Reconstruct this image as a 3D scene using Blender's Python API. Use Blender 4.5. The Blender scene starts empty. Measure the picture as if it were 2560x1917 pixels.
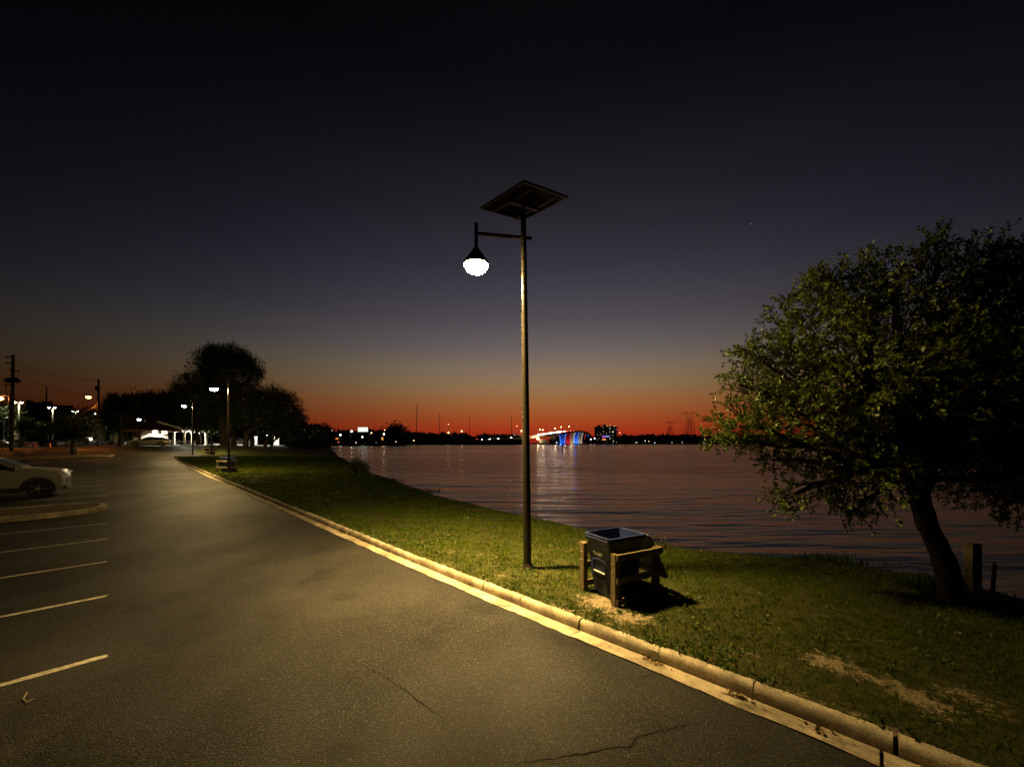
import bpy, math, random
import numpy as np
from mathutils import Vector, Matrix
R = math.radians
rng = np.random.default_rng(7)
random.seed(7)
scene = bpy.context.scene

# ------------------------------------------------------------------ camera, sky, exposure
F, CX, HY, CAMZ = 955.0, 1280.0, 1107.0, 2.55
camd = bpy.data.cameras.new("camera")
cam = bpy.data.objects.new("camera", camd)
scene.collection.objects.link(cam)
cam.location = (0, 0, CAMZ)
cam.rotation_euler = (R(90), 0, 0)
camd.sensor_width = 36
camd.lens = F / 2560 * 36
camd.shift_y = (HY - 958.5) / 2560
camd.clip_start = 0.05
camd.clip_end = 12000
scene.camera = cam
scene.view_settings.view_transform = 'Standard'
scene.view_settings.look = 'None'
scene.view_settings.exposure = 0.0
scene.view_settings.gamma = 1.0
scene.view_settings.use_curve_mapping = False
scene.cycles.use_denoising = True
scene.cycles.sample_clamp_indirect = 6
scene.cycles.max_bounces = 6
scene.cycles.use_light_tree = True

def srgb(r, g, b):
    def c(v):
        v /= 255.0
        return v / 12.92 if v <= 0.04045 else ((v + 0.055) / 1.055) ** 2.4
    return (c(r), c(g), c(b), 1.0)

# sky after sunset: elevation ramp, brighter towards the azimuth where the sun went down
world = bpy.data.worlds.new("World")
scene.world = world
world.use_nodes = True
wn, wl = world.node_tree.nodes, world.node_tree.links
wn.clear()
def wnode(t, **k):
    n = wn.new(t)
    for a, b in k.items(): setattr(n, a, b)
    return n
tc = wnode('ShaderNodeTexCoord')
sep = wnode('ShaderNodeSeparateXYZ'); wl.new(tc.outputs['Generated'], sep.inputs[0])
asn = wnode('ShaderNodeMath', operation='ARCSINE'); wl.new(sep.outputs['Z'], asn.inputs[0])
div = wnode('ShaderNodeMath', operation='DIVIDE', use_clamp=True); wl.new(asn.outputs[0], div.inputs[0]); div.inputs[1].default_value = R(60)
ramp = wnode('ShaderNodeValToRGB'); wl.new(div.outputs[0], ramp.inputs[0])
SKY = [(0, (140, 36, 24)), (1.0, (160, 44, 24)), (2.2, (165, 58, 26)), (3.7, (162, 77, 37)), (6.1, (156, 101, 58)), (8.5, (145, 115, 82)), (10.8, (130, 112, 93)),
       (13.9, (105, 96, 95)), (17.6, (83, 77, 82)), (21.2, (67, 64, 73)), (24.6, (56, 52, 61)), (28, (47, 43, 52)), (31, (39, 36, 43)), (34, (32, 31, 36)), (37, (25, 25, 29)),
       (40, (18, 19, 22)), (44, (11, 12, 15)), (50, (7, 8, 10)), (60, (6, 6, 9))]
el = ramp.color_ramp.elements
while len(el) < len(SKY): el.new(0.5)
for e, (a, c) in zip(el, SKY):
    e.position = a / 60.0; e.color = srgb(*c)
hx = wnode('ShaderNodeCombineXYZ'); wl.new(sep.outputs['X'], hx.inputs[0]); wl.new(sep.outputs['Y'], hx.inputs[1])
nrm = wnode('ShaderNodeVectorMath', operation='NORMALIZE'); wl.new(hx.outputs[0], nrm.inputs[0])
dot = wnode('ShaderNodeVectorMath', operation='DOT_PRODUCT'); wl.new(nrm.outputs[0], dot.inputs[0])
SUN_AZ = R(6.0)
dot.inputs[1].default_value = (math.sin(SUN_AZ), math.cos(SUN_AZ), 0)
h1 = wnode('ShaderNodeMath', operation='MULTIPLY_ADD', use_clamp=True); wl.new(dot.outputs['Value'], h1.inputs[0]); h1.inputs[1].default_value = .5; h1.inputs[2].default_value = .5
fac = wnode('ShaderNodeCombineXYZ')
for ch, ex in enumerate((8.6, 8.0, 7.3)):
    pw = wnode('ShaderNodeMath', operation='POWER'); wl.new(h1.outputs[0], pw.inputs[0]); pw.inputs[1].default_value = ex
    ma = wnode('ShaderNodeMath', operation='MULTIPLY_ADD'); wl.new(pw.outputs[0], ma.inputs[0]); ma.inputs[1].default_value = .975; ma.inputs[2].default_value = .025
    wl.new(ma.outputs[0], fac.inputs[ch])
vm = wnode('ShaderNodeVectorMath', operation='MULTIPLY'); wl.new(ramp.outputs[0], vm.inputs[0]); wl.new(fac.outputs[0], vm.inputs[1])
bg = wnode('ShaderNodeBackground'); wl.new(vm.outputs[0], bg.inputs[0]); bg.inputs[1].default_value = 1.0
wo = wnode('ShaderNodeOutputWorld'); wl.new(bg.outputs[0], wo.inputs[0])

# ------------------------------------------------------------------ helpers
COL = scene.collection
class MB:
    def __init__(s): s.v = []; s.f = []
    def add(s, v, f):
        o = len(s.v); s.v += [tuple(p) for p in v]; s.f += [tuple(i + o for i in q) for q in f]; return s
    def box(s, c, d, M=None):
        x, y, z = d[0] / 2, d[1] / 2, d[2] / 2
        p = [Vector((a, b, e)) for e in (-z, z) for a, b in ((-x, -y), (x, -y), (x, y), (-x, y))]
        if M is not None: p = [M @ q for q in p]
        return s.add([q + Vector(c) for q in p], [(3, 2, 1, 0), (4, 5, 6, 7), (0, 1, 5, 4), (1, 2, 6, 5), (2, 3, 7, 6), (3, 0, 4, 7)])
    def bar(s, a, b, w, h=None):
        a, b = Vector(a), Vector(b); d = b - a; h = h or w
        return s.box((a + b) / 2, (w, h, d.length), d.to_track_quat('Z', 'Y').to_matrix())
    def tube(s, pts, rad, n=8, cap=True):
        pts = [Vector(p) for p in pts]; k = len(pts)
        rad = rad if isinstance(rad, (list, tuple)) else [rad] * k
        v = []; ref = None
        for i, p in enumerate(pts):
            d = (pts[min(i + 1, k - 1)] - pts[max(i - 1, 0)]).normalized()
            if ref is None: ref = Vector((1, 0, 0)) if abs(d.x) < .8 else Vector((0, 1, 0))
            a = (ref - d * ref.dot(d)).normalized(); ref = a; b = d.cross(a)
            v += [p + (a * math.cos(2 * math.pi * j / n) + b * math.sin(2 * math.pi * j / n)) * rad[i] for j in range(n)]
        f = [(i * n + j, i * n + (j + 1) % n, (i + 1) * n + (j + 1) % n, (i + 1) * n + j) for i in range(k - 1) for j in range(n)]
        if cap: f += [tuple(range(n - 1, -1, -1)), tuple((k - 1) * n + j for j in range(n))]
        return s.add(v, f)
    def bark(s, pts, rad, n=22, step=.06, amp=.13):
        pts = [Vector(p) for p in pts]; P = []; Rr = []
        for a, b, r0, r1 in zip(pts[:-1], pts[1:], rad[:-1], rad[1:]):
            k = max(1, int((b - a).length / step))
            for i in range(k): P.append(a.lerp(b, i / k)); Rr.append(r0 + (r1 - r0) * i / k)
        P.append(pts[-1]); Rr.append(rad[-1])
        secs = []
        for i, (p, r) in enumerate(zip(P, Rr)):
            sec = []
            for j in range(n):
                q = 1 + amp * (float(vnoise(j * .9, i * .35, 91)) - .5) * 2 + amp * .5 * (float(vnoise(j * 2.3, i * 1.1, 92)) - .5)
                sec.append(p + Vector((math.cos(2 * math.pi * j / n), math.sin(2 * math.pi * j / n), 0)) * r * q)
            secs.append(sec)
        return s.loft(secs)
    def lathe(s, c, prof, n=20):
        c = Vector(c)
        return s.loft([[c + Vector((r * math.cos(2 * math.pi * j / n), r * math.sin(2 * math.pi * j / n), z)) for j in range(n)] for r, z in prof])
    def loft(s, secs, closed=True, cap=True):
        n = len(secs[0]); v = [p for q in secs for p in q]; f = []
        for i in range(len(secs) - 1):
            for j in range(n if closed else n - 1):
                f.append((i * n + j, i * n + (j + 1) % n, (i + 1) * n + (j + 1) % n, (i + 1) * n + j))
        if cap and closed: f += [tuple(range(n - 1, -1, -1)), tuple((len(secs) - 1) * n + j for j in range(n))]
        return s.add(v, f)
    def ball(s, c, r, n=8, sq=1.0):
        m = max(4, n // 2 + 1)
        return s.lathe(c, [(max(r * math.sin(math.pi * i / m), r * .02), -r * sq * math.cos(math.pi * i / m)) for i in range(m + 1)], n)
    def build(s, name, mat, parent=None, smooth=False, kind=None):
        me = bpy.data.meshes.new(name); me.from_pydata(s.v, [], s.f); me.update()
        if smooth: me.polygons.foreach_set('use_smooth', [True] * len(me.polygons)); me.set_sharp_from_angle(angle=R(38))
        return link(name, me, mat, parent, kind)
def link(name, me, mat, parent=None, kind=None):
    o = bpy.data.objects.new(name, me); COL.objects.link(o)
    if mat is not None and len(me.materials) == 0: me.materials.append(mat)
    if parent is not None: o.parent = parent
    if kind: o['kind'] = kind
    return o
def tag(o, label, cat=None, group=None, kind=None):
    o['label'] = label
    if cat: o['category'] = cat
    if group: o['group'] = group
    if kind: o['kind'] = kind
    return o
def thing(name, label, cat, loc=(0, 0, 0), rz=0, group=None):
    o = bpy.data.objects.new(name, None); COL.objects.link(o); o.empty_display_size = .2
    o.location = loc; o.rotation_euler = (0, 0, rz)
    return tag(o, label, cat, group)
def setting(name, label):
    o = bpy.data.objects.new(name, None); COL.objects.link(o)
    o['kind'] = 'structure'; o['label'] = label
    return o
def light(name, kind, loc, power, col, size=.1, parent=None, rot=None, ang=None, blend=.15):
    d = bpy.data.lights.new(name, kind); d.energy = power; d.color = col; d.shadow_soft_size = size
    if kind == 'SPOT': d.spot_size = ang; d.spot_blend = blend
    o = bpy.data.objects.new(name, d); COL.objects.link(o); o.location = loc
    if rot: o.rotation_euler = rot
    if parent is not None: o.parent = parent
    return o
def copy_tree(o, parent=None):
    c = o.copy(); COL.objects.link(c)
    if parent is not None: c.parent = parent
    for ch in o.children: copy_tree(ch, c)
    return c
def at(px, py, Y): return Vector(((px - CX) / F * Y, Y, CAMZ + (HY - py) / F * Y))
def vnoise(x, y, seed=0):
    x = np.asarray(x, float); y = np.asarray(y, float)
    xi = np.floor(x).astype(int); yi = np.floor(y).astype(int); fx = x - xi; fy = y - yi
    fx = fx * fx * (3 - 2 * fx); fy = fy * fy * (3 - 2 * fy)
    def h(a, b):
        n = (a * 374761393 + b * 668265263 + seed * 982451653) & 0x7fffffff
        n = ((n ^ (n >> 13)) * 1274126177) & 0x7fffffff
        return ((n ^ (n >> 16)) & 0xffff) / 65535.0
    return (h(xi, yi) * (1 - fx) + h(xi + 1, yi) * fx) * (1 - fy) + (h(xi, yi + 1) * (1 - fx) + h(xi + 1, yi + 1) * fx) * fy

# ------------------------------------------------------------------ the lie of the land (s along the road, t across it towards the water)
AA = R(46.7); SA, CA = math.sin(AA), math.cos(AA)
def xy(s, t): return (-SA * s + CA * t, CA * s + SA * t)
def st(x, y): return (-SA * x + CA * y, CA * x + SA * y)
RS = [-60, 6, 11, 17, 24.6, 35, 45, 53, 59.6, 65, 69, 74, 80, 95, 600]
RZ = [0, 0, .03, .11, .236, .38, .553, .74, 1.0, 1.45, 1.8, 2.0, 2.1, 2.2, 2.25]
_fs = np.linspace(-60, 600, 2641); _fz = np.interp(_fs, RS, RZ)
_k = np.hanning(17); _k /= _k.sum(); _fz = np.convolve(np.pad(_fz, 8, 'edge'), _k, 'valid')
def sm(x): x = np.clip(x, 0, 1); return x * x * (3 - 2 * x)
def zroad(s, t):
    z = np.interp(s, _fs, _fz)
    return z * (1 - .23 * sm((2 - np.asarray(t)) / 10) * sm((np.asarray(s) - 45) / 20))
TS = [-40, 3, 7, 11, 16, 30, 45, 56, 100]; TT = [4.17, 4.18, 4.24, 4.33, 4.38, 4.5, 4.78, 4.85, 4.85]
_ft = np.convolve(np.pad(np.interp(_fs, TS, TT), 12, 'edge'), np.hanning(25) / np.hanning(25).sum(), 'valid')
def tkerb(s): return np.interp(s, _fs, _ft)
BS = [-60, -4, -2, -.8, .7, 2, 4.1, 6.8, 9.4, 16.5, 32.8, 52, 95, 208, 450]
BT = [8, 11.2, 11.5, 12, 12, 11.3, 10.6, 10.7, 11, 11.8, 16, 22, 36, 79, 172]
def tbank(s): return np.interp(s, BS, BT) + .25 * (vnoise(np.asarray(s) * .9, 0 * np.asarray(s), 3) - .5)
WATER = -0.9
def zland(s, t):
    s = np.asarray(s, float); t = np.asarray(t, float)
    zr = zroad(s, t); tk = tkerb(s) + .36; tb = tbank(s)
    q = np.clip((t - tk) / (tb - tk), 0, 1)
    zb = -.3 + .72 * zr
    zg = (zr + .115) * (1 - q ** 1.6) + zb * q ** 1.6 + (.03 * (vnoise(s * .8, t * .8, 5) - .5) + .02 * (vnoise(s * 2.3, t * 2.3, 6) - .5)) * sm((t - tk) / .5)
    d = np.clip(t - tb, 0, 6)
    zg = zg + (WATER - .05 - zb) * sm(d / .95) * (d > 0) - .3 * np.clip(d - .9, 0, 5)
    return np.where(t < tkerb(s) + .3, zr - .04, zg)
def zat(x, y):
    s, t = st(x, y); return float(zland(s, t))
def ground(px, py, lift=0.0):
    lo = None
    for Y in np.concatenate([np.arange(2, 60, .05), np.arange(60, 400, .5)]):
        p = at(px, py, Y)
        if p.z <= zat(p.x, p.y) + lift: return Vector((p.x, p.y, zat(p.x, p.y) + lift))
    return at(px, py, 100)
def facing(name, label, cat, px, Y, group=None, base=None):
    """a thing whose front looks back along the line of sight; r(px, py) gives local points on that front"""
    ph = math.atan((px - CX) / F); b_ = base if base is not None else stand(px, Y)
    root = thing(name, label, cat, b_, -ph, group); k = Y * math.cos(ph) / F
    return root, (lambda a, c: Vector(((a - px) * k, 0, CAMZ + (HY - c) / F * Y - b_.z))), k
def stand(px, Y):
    x = (px - CX) / F * Y
    return Vector((x, Y, zat(x, Y)))

# ------------------------------------------------------------------ materials
MATS = {}
def nodes(name):
    m = bpy.data.materials.new(name); m.use_nodes = True
    nt = m.node_tree; b = nt.nodes['Principled BSDF']
    return m, nt, b
def mat(name, col, rough=.7, metal=0, spec=.4, var=.25, scale=8, bump=0, bscale=40):
    if name in MATS: return MATS[name]
    m, nt, b = nodes(name)
    b.inputs['Roughness'].default_value = rough; b.inputs['Metallic'].default_value = metal
    b.inputs['Specular IOR Level'].default_value = spec
    tcn = nt.nodes.new('ShaderNodeTexCoord')
    nz = nt.nodes.new('ShaderNodeTexNoise'); nz.inputs['Scale'].default_value = scale; nz.inputs['Detail'].default_value = 6
    nt.links.new(tcn.outputs['Object'], nz.inputs['Vector'])
    cr = nt.nodes.new('ShaderNodeValToRGB'); cr.color_ramp.elements[0].position = .3; cr.color_ramp.elements[1].position = .7
    cr.color_ramp.elements[0].color = [c * (1 - var) for c in col[:3]] + [1]
    cr.color_ramp.elements[1].color = [min(1, c * (1 + var)) for c in col[:3]] + [1]
    nt.links.new(nz.outputs['Fac'], cr.inputs[0]); nt.links.new(cr.outputs[0], b.inputs['Base Color'])
    if bump:
        n2 = nt.nodes.new('ShaderNodeTexNoise'); n2.inputs['Scale'].default_value = bscale; n2.inputs['Detail'].default_value = 4
        nt.links.new(tcn.outputs['Object'], n2.inputs['Vector'])
        bp = nt.nodes.new('ShaderNodeBump'); bp.inputs['Strength'].default_value = bump; bp.inputs['Distance'].default_value = .01
        nt.links.new(n2.outputs['Fac'], bp.inputs['Height']); nt.links.new(bp.outputs[0], b.inputs['Normal'])
    MATS[name] = m; return m
def glow(name, col, strength):
    if name in MATS: return MATS[name]
    m, nt, b = nodes(name)
    b.inputs['Base Color'].default_value = (.2, .2, .2, 1)
    b.inputs['Emission Color'].default_value = (*col, 1); b.inputs['Emission Strength'].default_value = strength
    MATS[name] = m; return m
def leafmat(name, c1, c2, trans=.25, rough=.5, spec=.4, scale=1.3):
    m, nt, b = nodes(name)
    tcn = nt.nodes.new('ShaderNodeNewGeometry')
    nz = nt.nodes.new('ShaderNodeTexNoise'); nz.inputs['Scale'].default_value = scale; nz.inputs['Detail'].default_value = 5
    nt.links.new(tcn.outputs['Position'], nz.inputs['Vector'])
    wn_ = nt.nodes.new('ShaderNodeMix'); wn_.data_type = 'FLOAT'; wn_.inputs[0].default_value = .45
    nt.links.new(nz.outputs['Fac'], wn_.inputs[2]); nt.links.new(tcn.outputs['Random Per Island'], wn_.inputs[3])
    cr = nt.nodes.new('ShaderNodeValToRGB'); cr.color_ramp.elements[0].position = .25; cr.color_ramp.elements[1].position = .75
    cr.color_ramp.elements[0].color = (*c1, 1); cr.color_ramp.elements[1].color = (*c2, 1)
    nt.links.new(wn_.outputs[0], cr.inputs[0]); nt.links.new(cr.outputs[0], b.inputs['Base Color'])
    b.inputs['Roughness'].default_value = rough; b.inputs['Specular IOR Level'].default_value = spec
    tr = nt.nodes.new('ShaderNodeBsdfTranslucent'); nt.links.new(cr.outputs[0], tr.inputs[0])
    mx = nt.nodes.new('ShaderNodeMixShader'); mx.inputs[0].default_value = trans
    out = nt.nodes['Material Output']
    nt.links.new(b.outputs[0], mx.inputs[1]); nt.links.new(tr.outputs[0], mx.inputs[2]); nt.links.new(mx.outputs[0], out.inputs[0])
    MATS[name] = m; return m

def asphalt_mat():
    m, nt, b = nodes('asphalt'); N = nt.nodes.new; L = nt.links.new
    g = N('ShaderNodeNewGeometry')
    big = N('ShaderNodeTexNoise'); big.inputs['Scale'].default_value = .42; big.inputs['Detail'].default_value = 7; L(g.outputs['Position'], big.inputs['Vector'])
    c1 = N('ShaderNodeValToRGB'); c1.color_ramp.elements[0].position = .35; c1.color_ramp.elements[1].position = .72
    c1.color_ramp.elements[0].color = (.007, .0067, .0062, 1); c1.color_ramp.elements[1].color = (.026, .0245, .022, 1); L(big.outputs['Fac'], c1.inputs[0])
    # pale stones in the mix
    vo = N('ShaderNodeTexVoronoi'); vo.inputs['Scale'].default_value = 85; L(g.outputs['Position'], vo.inputs['Vector'])
    hue = N('ShaderNodeSeparateXYZ'); L(vo.outputs['Color'], hue.inputs[0])
    st1 = N('ShaderNodeMapRange'); st1.inputs[1].default_value = .66; st1.inputs[2].default_value = 1.0; st1.inputs[3].default_value = 0; st1.inputs[4].default_value = 1.0; L(hue.outputs['X'], st1.inputs[0])
    near = N('ShaderNodeMapRange'); near.inputs[1].default_value = .45; near.inputs[2].default_value = .25; L(vo.outputs['Distance'], near.inputs[0])
    mu = N('ShaderNodeMath'); mu.operation = 'MULTIPLY'; L(st1.outputs[0], mu.inputs[0]); L(near.outputs[0], mu.inputs[1])
    mix = N('ShaderNodeMix'); mix.data_type = 'RGBA'; L(mu.outputs[0], mix.inputs[0]); L(c1.outputs[0], mix.inputs[6]); mix.inputs[7].default_value = (.15, .138, .115, 1)
    # dusty worn spots
    du = N('ShaderNodeTexNoise'); du.inputs['Scale'].default_value = .9; du.inputs['Detail'].default_value = 9; du.inputs['Roughness'].default_value = .65
    mp = N('ShaderNodeMapping'); mp.inputs['Scale'].default_value = (1, .45, 1); mp.inputs['Rotation'].default_value = (0, 0, -AA); L(g.outputs['Position'], mp.inputs[0]); L(mp.outputs[0], du.inputs['Vector'])
    dr = N('ShaderNodeMapRange'); dr.inputs[1].default_value = .60; dr.inputs[2].default_value = .76; dr.inputs[4].default_value = .45; L(du.outputs['Fac'], dr.inputs[0])
    mix2 = N('ShaderNodeMix'); mix2.data_type = 'RGBA'; L(dr.outputs[0], mix2.inputs[0]); L(mix.outputs[2], mix2.inputs[6]); mix2.inputs[7].default_value = (.06, .055, .046, 1)
    # oil and tyre stains, hairline cracks
    so = N('ShaderNodeTexNoise'); so.inputs['Scale'].default_value = 1.15; so.inputs['Detail'].default_value = 5; so.inputs['Roughness'].default_value = .6; L(g.outputs['Position'], so.inputs['Vector'])
    sr = N('ShaderNodeMapRange'); sr.inputs[1].default_value = .56; sr.inputs[2].default_value = .66; sr.inputs[3].default_value = 1.0; sr.inputs[4].default_value = .55; L(so.outputs['Fac'], sr.inputs[0])
    wp = N('ShaderNodeTexNoise'); wp.inputs['Scale'].default_value = 1.4; wp.inputs['Detail'].default_value = 6; L(g.outputs['Position'], wp.inputs['Vector'])
    wa = N('ShaderNodeVectorMath'); wa.operation = 'MULTIPLY_ADD'; L(wp.outputs['Color'], wa.inputs[0]); wa.inputs[1].default_value = (.9, .9, 0); L(g.outputs['Position'], wa.inputs[2])
    vc = N('ShaderNodeTexVoronoi'); vc.feature = 'DISTANCE_TO_EDGE'; vc.inputs['Scale'].default_value = .28; L(wa.outputs[0], vc.inputs['Vector'])
    cl = N('ShaderNodeMapRange'); cl.inputs[1].default_value = .0008; cl.inputs[2].default_value = .0024; cl.inputs[3].default_value = .35; cl.inputs[4].default_value = 1.0; L(vc.outputs['Distance'], cl.inputs[0])
    cm = N('ShaderNodeTexNoise'); cm.inputs['Scale'].default_value = .3; L(g.outputs['Position'], cm.inputs['Vector'])
    ck = N('ShaderNodeMapRange'); ck.inputs[1].default_value = .47; ck.inputs[2].default_value = .56; L(cm.outputs['Fac'], ck.inputs[0])
    cx = N('ShaderNodeMix'); cx.data_type = 'FLOAT'; L(ck.outputs[0], cx.inputs[0]); cx.inputs[2].default_value = 1.0; L(cl.outputs[0], cx.inputs[3])
    pm = N('ShaderNodeMath'); pm.operation = 'MULTIPLY'; L(sr.outputs[0], pm.inputs[0]); L(cx.outputs[0], pm.inputs[1])
    gr = N('ShaderNodeTexNoise'); gr.inputs['Scale'].default_value = 22; gr.inputs['Detail'].default_value = 9; gr.inputs['Roughness'].default_value = .85; L(g.outputs['Position'], gr.inputs['Vector'])
    gm = N('ShaderNodeMapRange'); gm.inputs[1].default_value = .32; gm.inputs[2].default_value = .68; gm.inputs[3].default_value = .35; gm.inputs[4].default_value = 1.75; L(gr.outputs['Fac'], gm.inputs[0])
    pg = N('ShaderNodeMath'); pg.operation = 'MULTIPLY'; L(pm.outputs[0], pg.inputs[0]); L(gm.outputs[0], pg.inputs[1])
    fs_ = N('ShaderNodeVectorMath'); fs_.operation = 'SCALE'; L(mix2.outputs[2], fs_.inputs[0]); L(pg.outputs[0], fs_.inputs['Scale'])
    L(fs_.outputs[0], b.inputs['Base Color'])
    b.inputs['Roughness'].default_value = .58
    wr_ = N('ShaderNodeTexNoise'); wr_.inputs['Scale'].default_value = .35; wr_.inputs['Detail'].default_value = 6; mp2 = N('ShaderNodeMapping'); mp2.inputs['Scale'].default_value = (1.3, .9, 1); mp2.inputs['Rotation'].default_value = (0, 0, -AA); L(g.outputs['Position'], mp2.inputs[0]); L(mp2.outputs[0], wr_.inputs['Vector'])
    ws = N('ShaderNodeMapRange'); ws.inputs[1].default_value = .42; ws.inputs[2].default_value = .68; ws.inputs[3].default_value = .09; ws.inputs[4].default_value = .24; L(wr_.outputs['Fac'], ws.inputs[0]); L(ws.outputs[0], b.inputs['Specular IOR Level'])
    bp = N('ShaderNodeBump'); bp.inputs['Strength'].default_value = .8; bp.inputs['Distance'].default_value = .006; L(vo.outputs['Distance'], bp.inputs['Height']); bp.invert = True
    L(bp.outputs[0], b.inputs['Normal'])
    return m
M_ASPHALT = asphalt_mat()

def concrete_mat(name, col):
    m, nt, b = nodes(name); N = nt.nodes.new; L = nt.links.new
    g = N('ShaderNodeNewGeometry')
    n1 = N('ShaderNodeTexNoise'); n1.inputs['Scale'].default_value = 3.2; n1.inputs['Detail'].default_value = 9; n1.inputs['Roughness'].default_value = .7; L(g.outputs['Position'], n1.inputs['Vector'])
    c1 = N('ShaderNodeValToRGB'); c1.color_ramp.elements[0].position = .32; c1.color_ramp.elements[1].position = .62
    c1.color_ramp.elements[0].color = [c * .35 for c in col] + [1]; c1.color_ramp.elements[1].color = list(col) + [1]; L(n1.outputs['Fac'], c1.inputs[0])
    n2 = N('ShaderNodeTexNoise'); n2.inputs['Scale'].default_value = 60; n2.inputs['Detail'].default_value = 4; L(g.outputs['Position'], n2.inputs['Vector'])
    c2 = N('ShaderNodeMapRange'); c2.inputs[1].default_value = .3; c2.inputs[2].default_value = .6; c2.inputs[3].default_value = .65; c2.inputs[4].default_value = 1.08; L(n2.outputs['Fac'], c2.inputs[0])
    mx = N('ShaderNodeVectorMath'); mx.operation = 'SCALE'; L(c1.outputs[0], mx.inputs[0]); L(c2.outputs[0], mx.inputs['Scale'])
    n4 = N('ShaderNodeTexNoise'); n4.inputs['Scale'].default_value = 1.1; n4.inputs['Detail'].default_value = 7; n4.inputs['Roughness'].default_value = .7; L(g.outputs['Position'], n4.inputs['Vector'])
    c4 = N('ShaderNodeMapRange'); c4.inputs[1].default_value = .38; c4.inputs[2].default_value = .58; c4.inputs[3].default_value = .5; c4.inputs[4].default_value = 1.1; L(n4.outputs['Fac'], c4.inputs[0])
    m4 = N('ShaderNodeVectorMath'); m4.operation = 'SCALE'; L(mx.outputs[0], m4.inputs[0]); L(c4.outputs[0], m4.inputs['Scale'])
    L(m4.outputs[0], b.inputs['Base Color']); b.inputs['Roughness'].default_value = .85; b.inputs['Specular IOR Level'].default_value = .25
    bp = N('ShaderNodeBump'); bp.inputs['Strength'].default_value = .5; bp.inputs['Distance'].default_value = .004; L(n2.outputs['Fac'], bp.inputs['Height']); L(bp.outputs[0], b.inputs['Normal'])
    return m
M_CONC = concrete_mat('kerb_concrete', (.42, .355, .25))
M_GUTTER = concrete_mat('gutter_concrete', (.40, .335, .23))

def ground_mat():
    m, nt, b = nodes('lawn_soil'); N = nt.nodes.new; L = nt.links.new
    g = N('ShaderNodeNewGeometry')
    n1 = N('ShaderNodeTexNoise'); n1.inputs['Scale'].default_value = 9; n1.inputs['Detail'].default_value = 8; n1.inputs['Roughness'].default_value = .7; L(g.outputs['Position'], n1.inputs['Vector'])
    c1 = N('ShaderNodeValToRGB'); c1.color_ramp.elements[0].position = .35; c1.color_ramp.elements[1].position = .68
    c1.color_ramp.elements[0].color = (.012, .016, .002, 1); c1.color_ramp.elements[1].color = (.042, .040, .009, 1); L(n1.outputs['Fac'], c1.inputs[0])
    at_ = N('ShaderNodeAttribute'); at_.attribute_name = 'sand'
    n2 = N('ShaderNodeTexNoise'); n2.inputs['Scale'].default_value = 10; n2.inputs['Detail'].default_value = 9; n2.inputs['Roughness'].default_value = .75; L(g.outputs['Position'], n2.inputs['Vector'])
    ad = N('ShaderNodeMath'); ad.operation = 'MULTIPLY_ADD'; ad.inputs[1].default_value = 3.0; L(n2.outputs['Fac'], ad.inputs[0]); L(at_.outputs['Fac'], ad.inputs[2])
    mr = N('ShaderNodeMapRange'); mr.inputs[1].default_value = 1.9; mr.inputs[2].default_value = 2.15; L(ad.outputs[0], mr.inputs[0])
    n3 = N('ShaderNodeTexNoise'); n3.inputs['Scale'].default_value = 35; n3.inputs['Detail'].default_value = 5; L(g.outputs['Position'], n3.inputs['Vector'])
    c3 = N('ShaderNodeValToRGB'); c3.color_ramp.elements[0].position = .3; c3.color_ramp.elements[1].position = .6
    c3.color_ramp.elements[0].color = (.06, .045, .026, 1); c3.color_ramp.elements[1].color = (.19, .15, .095, 1); L(n3.outputs['Fac'], c3.inputs[0])
    mix = N('ShaderNodeMix'); mix.data_type = 'RGBA'; L(mr.outputs[0], mix.inputs[0]); L(c1.outputs[0], mix.inputs[6]); L(c3.outputs[0], mix.inputs[7])
    L(mix.outputs[2], b.inputs['Base Color']); b.inputs['Roughness'].default_value = .95; b.inputs['Specular IOR Level'].default_value = .15
    bp = N('ShaderNodeBump'); bp.inputs['Strength'].default_value = .9; bp.inputs['Distance'].default_value = .02; L(n3.outputs['Fac'], bp.inputs['Height']); L(bp.outputs[0], b.inputs['Normal'])
    return m
M_SOIL = ground_mat()

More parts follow.
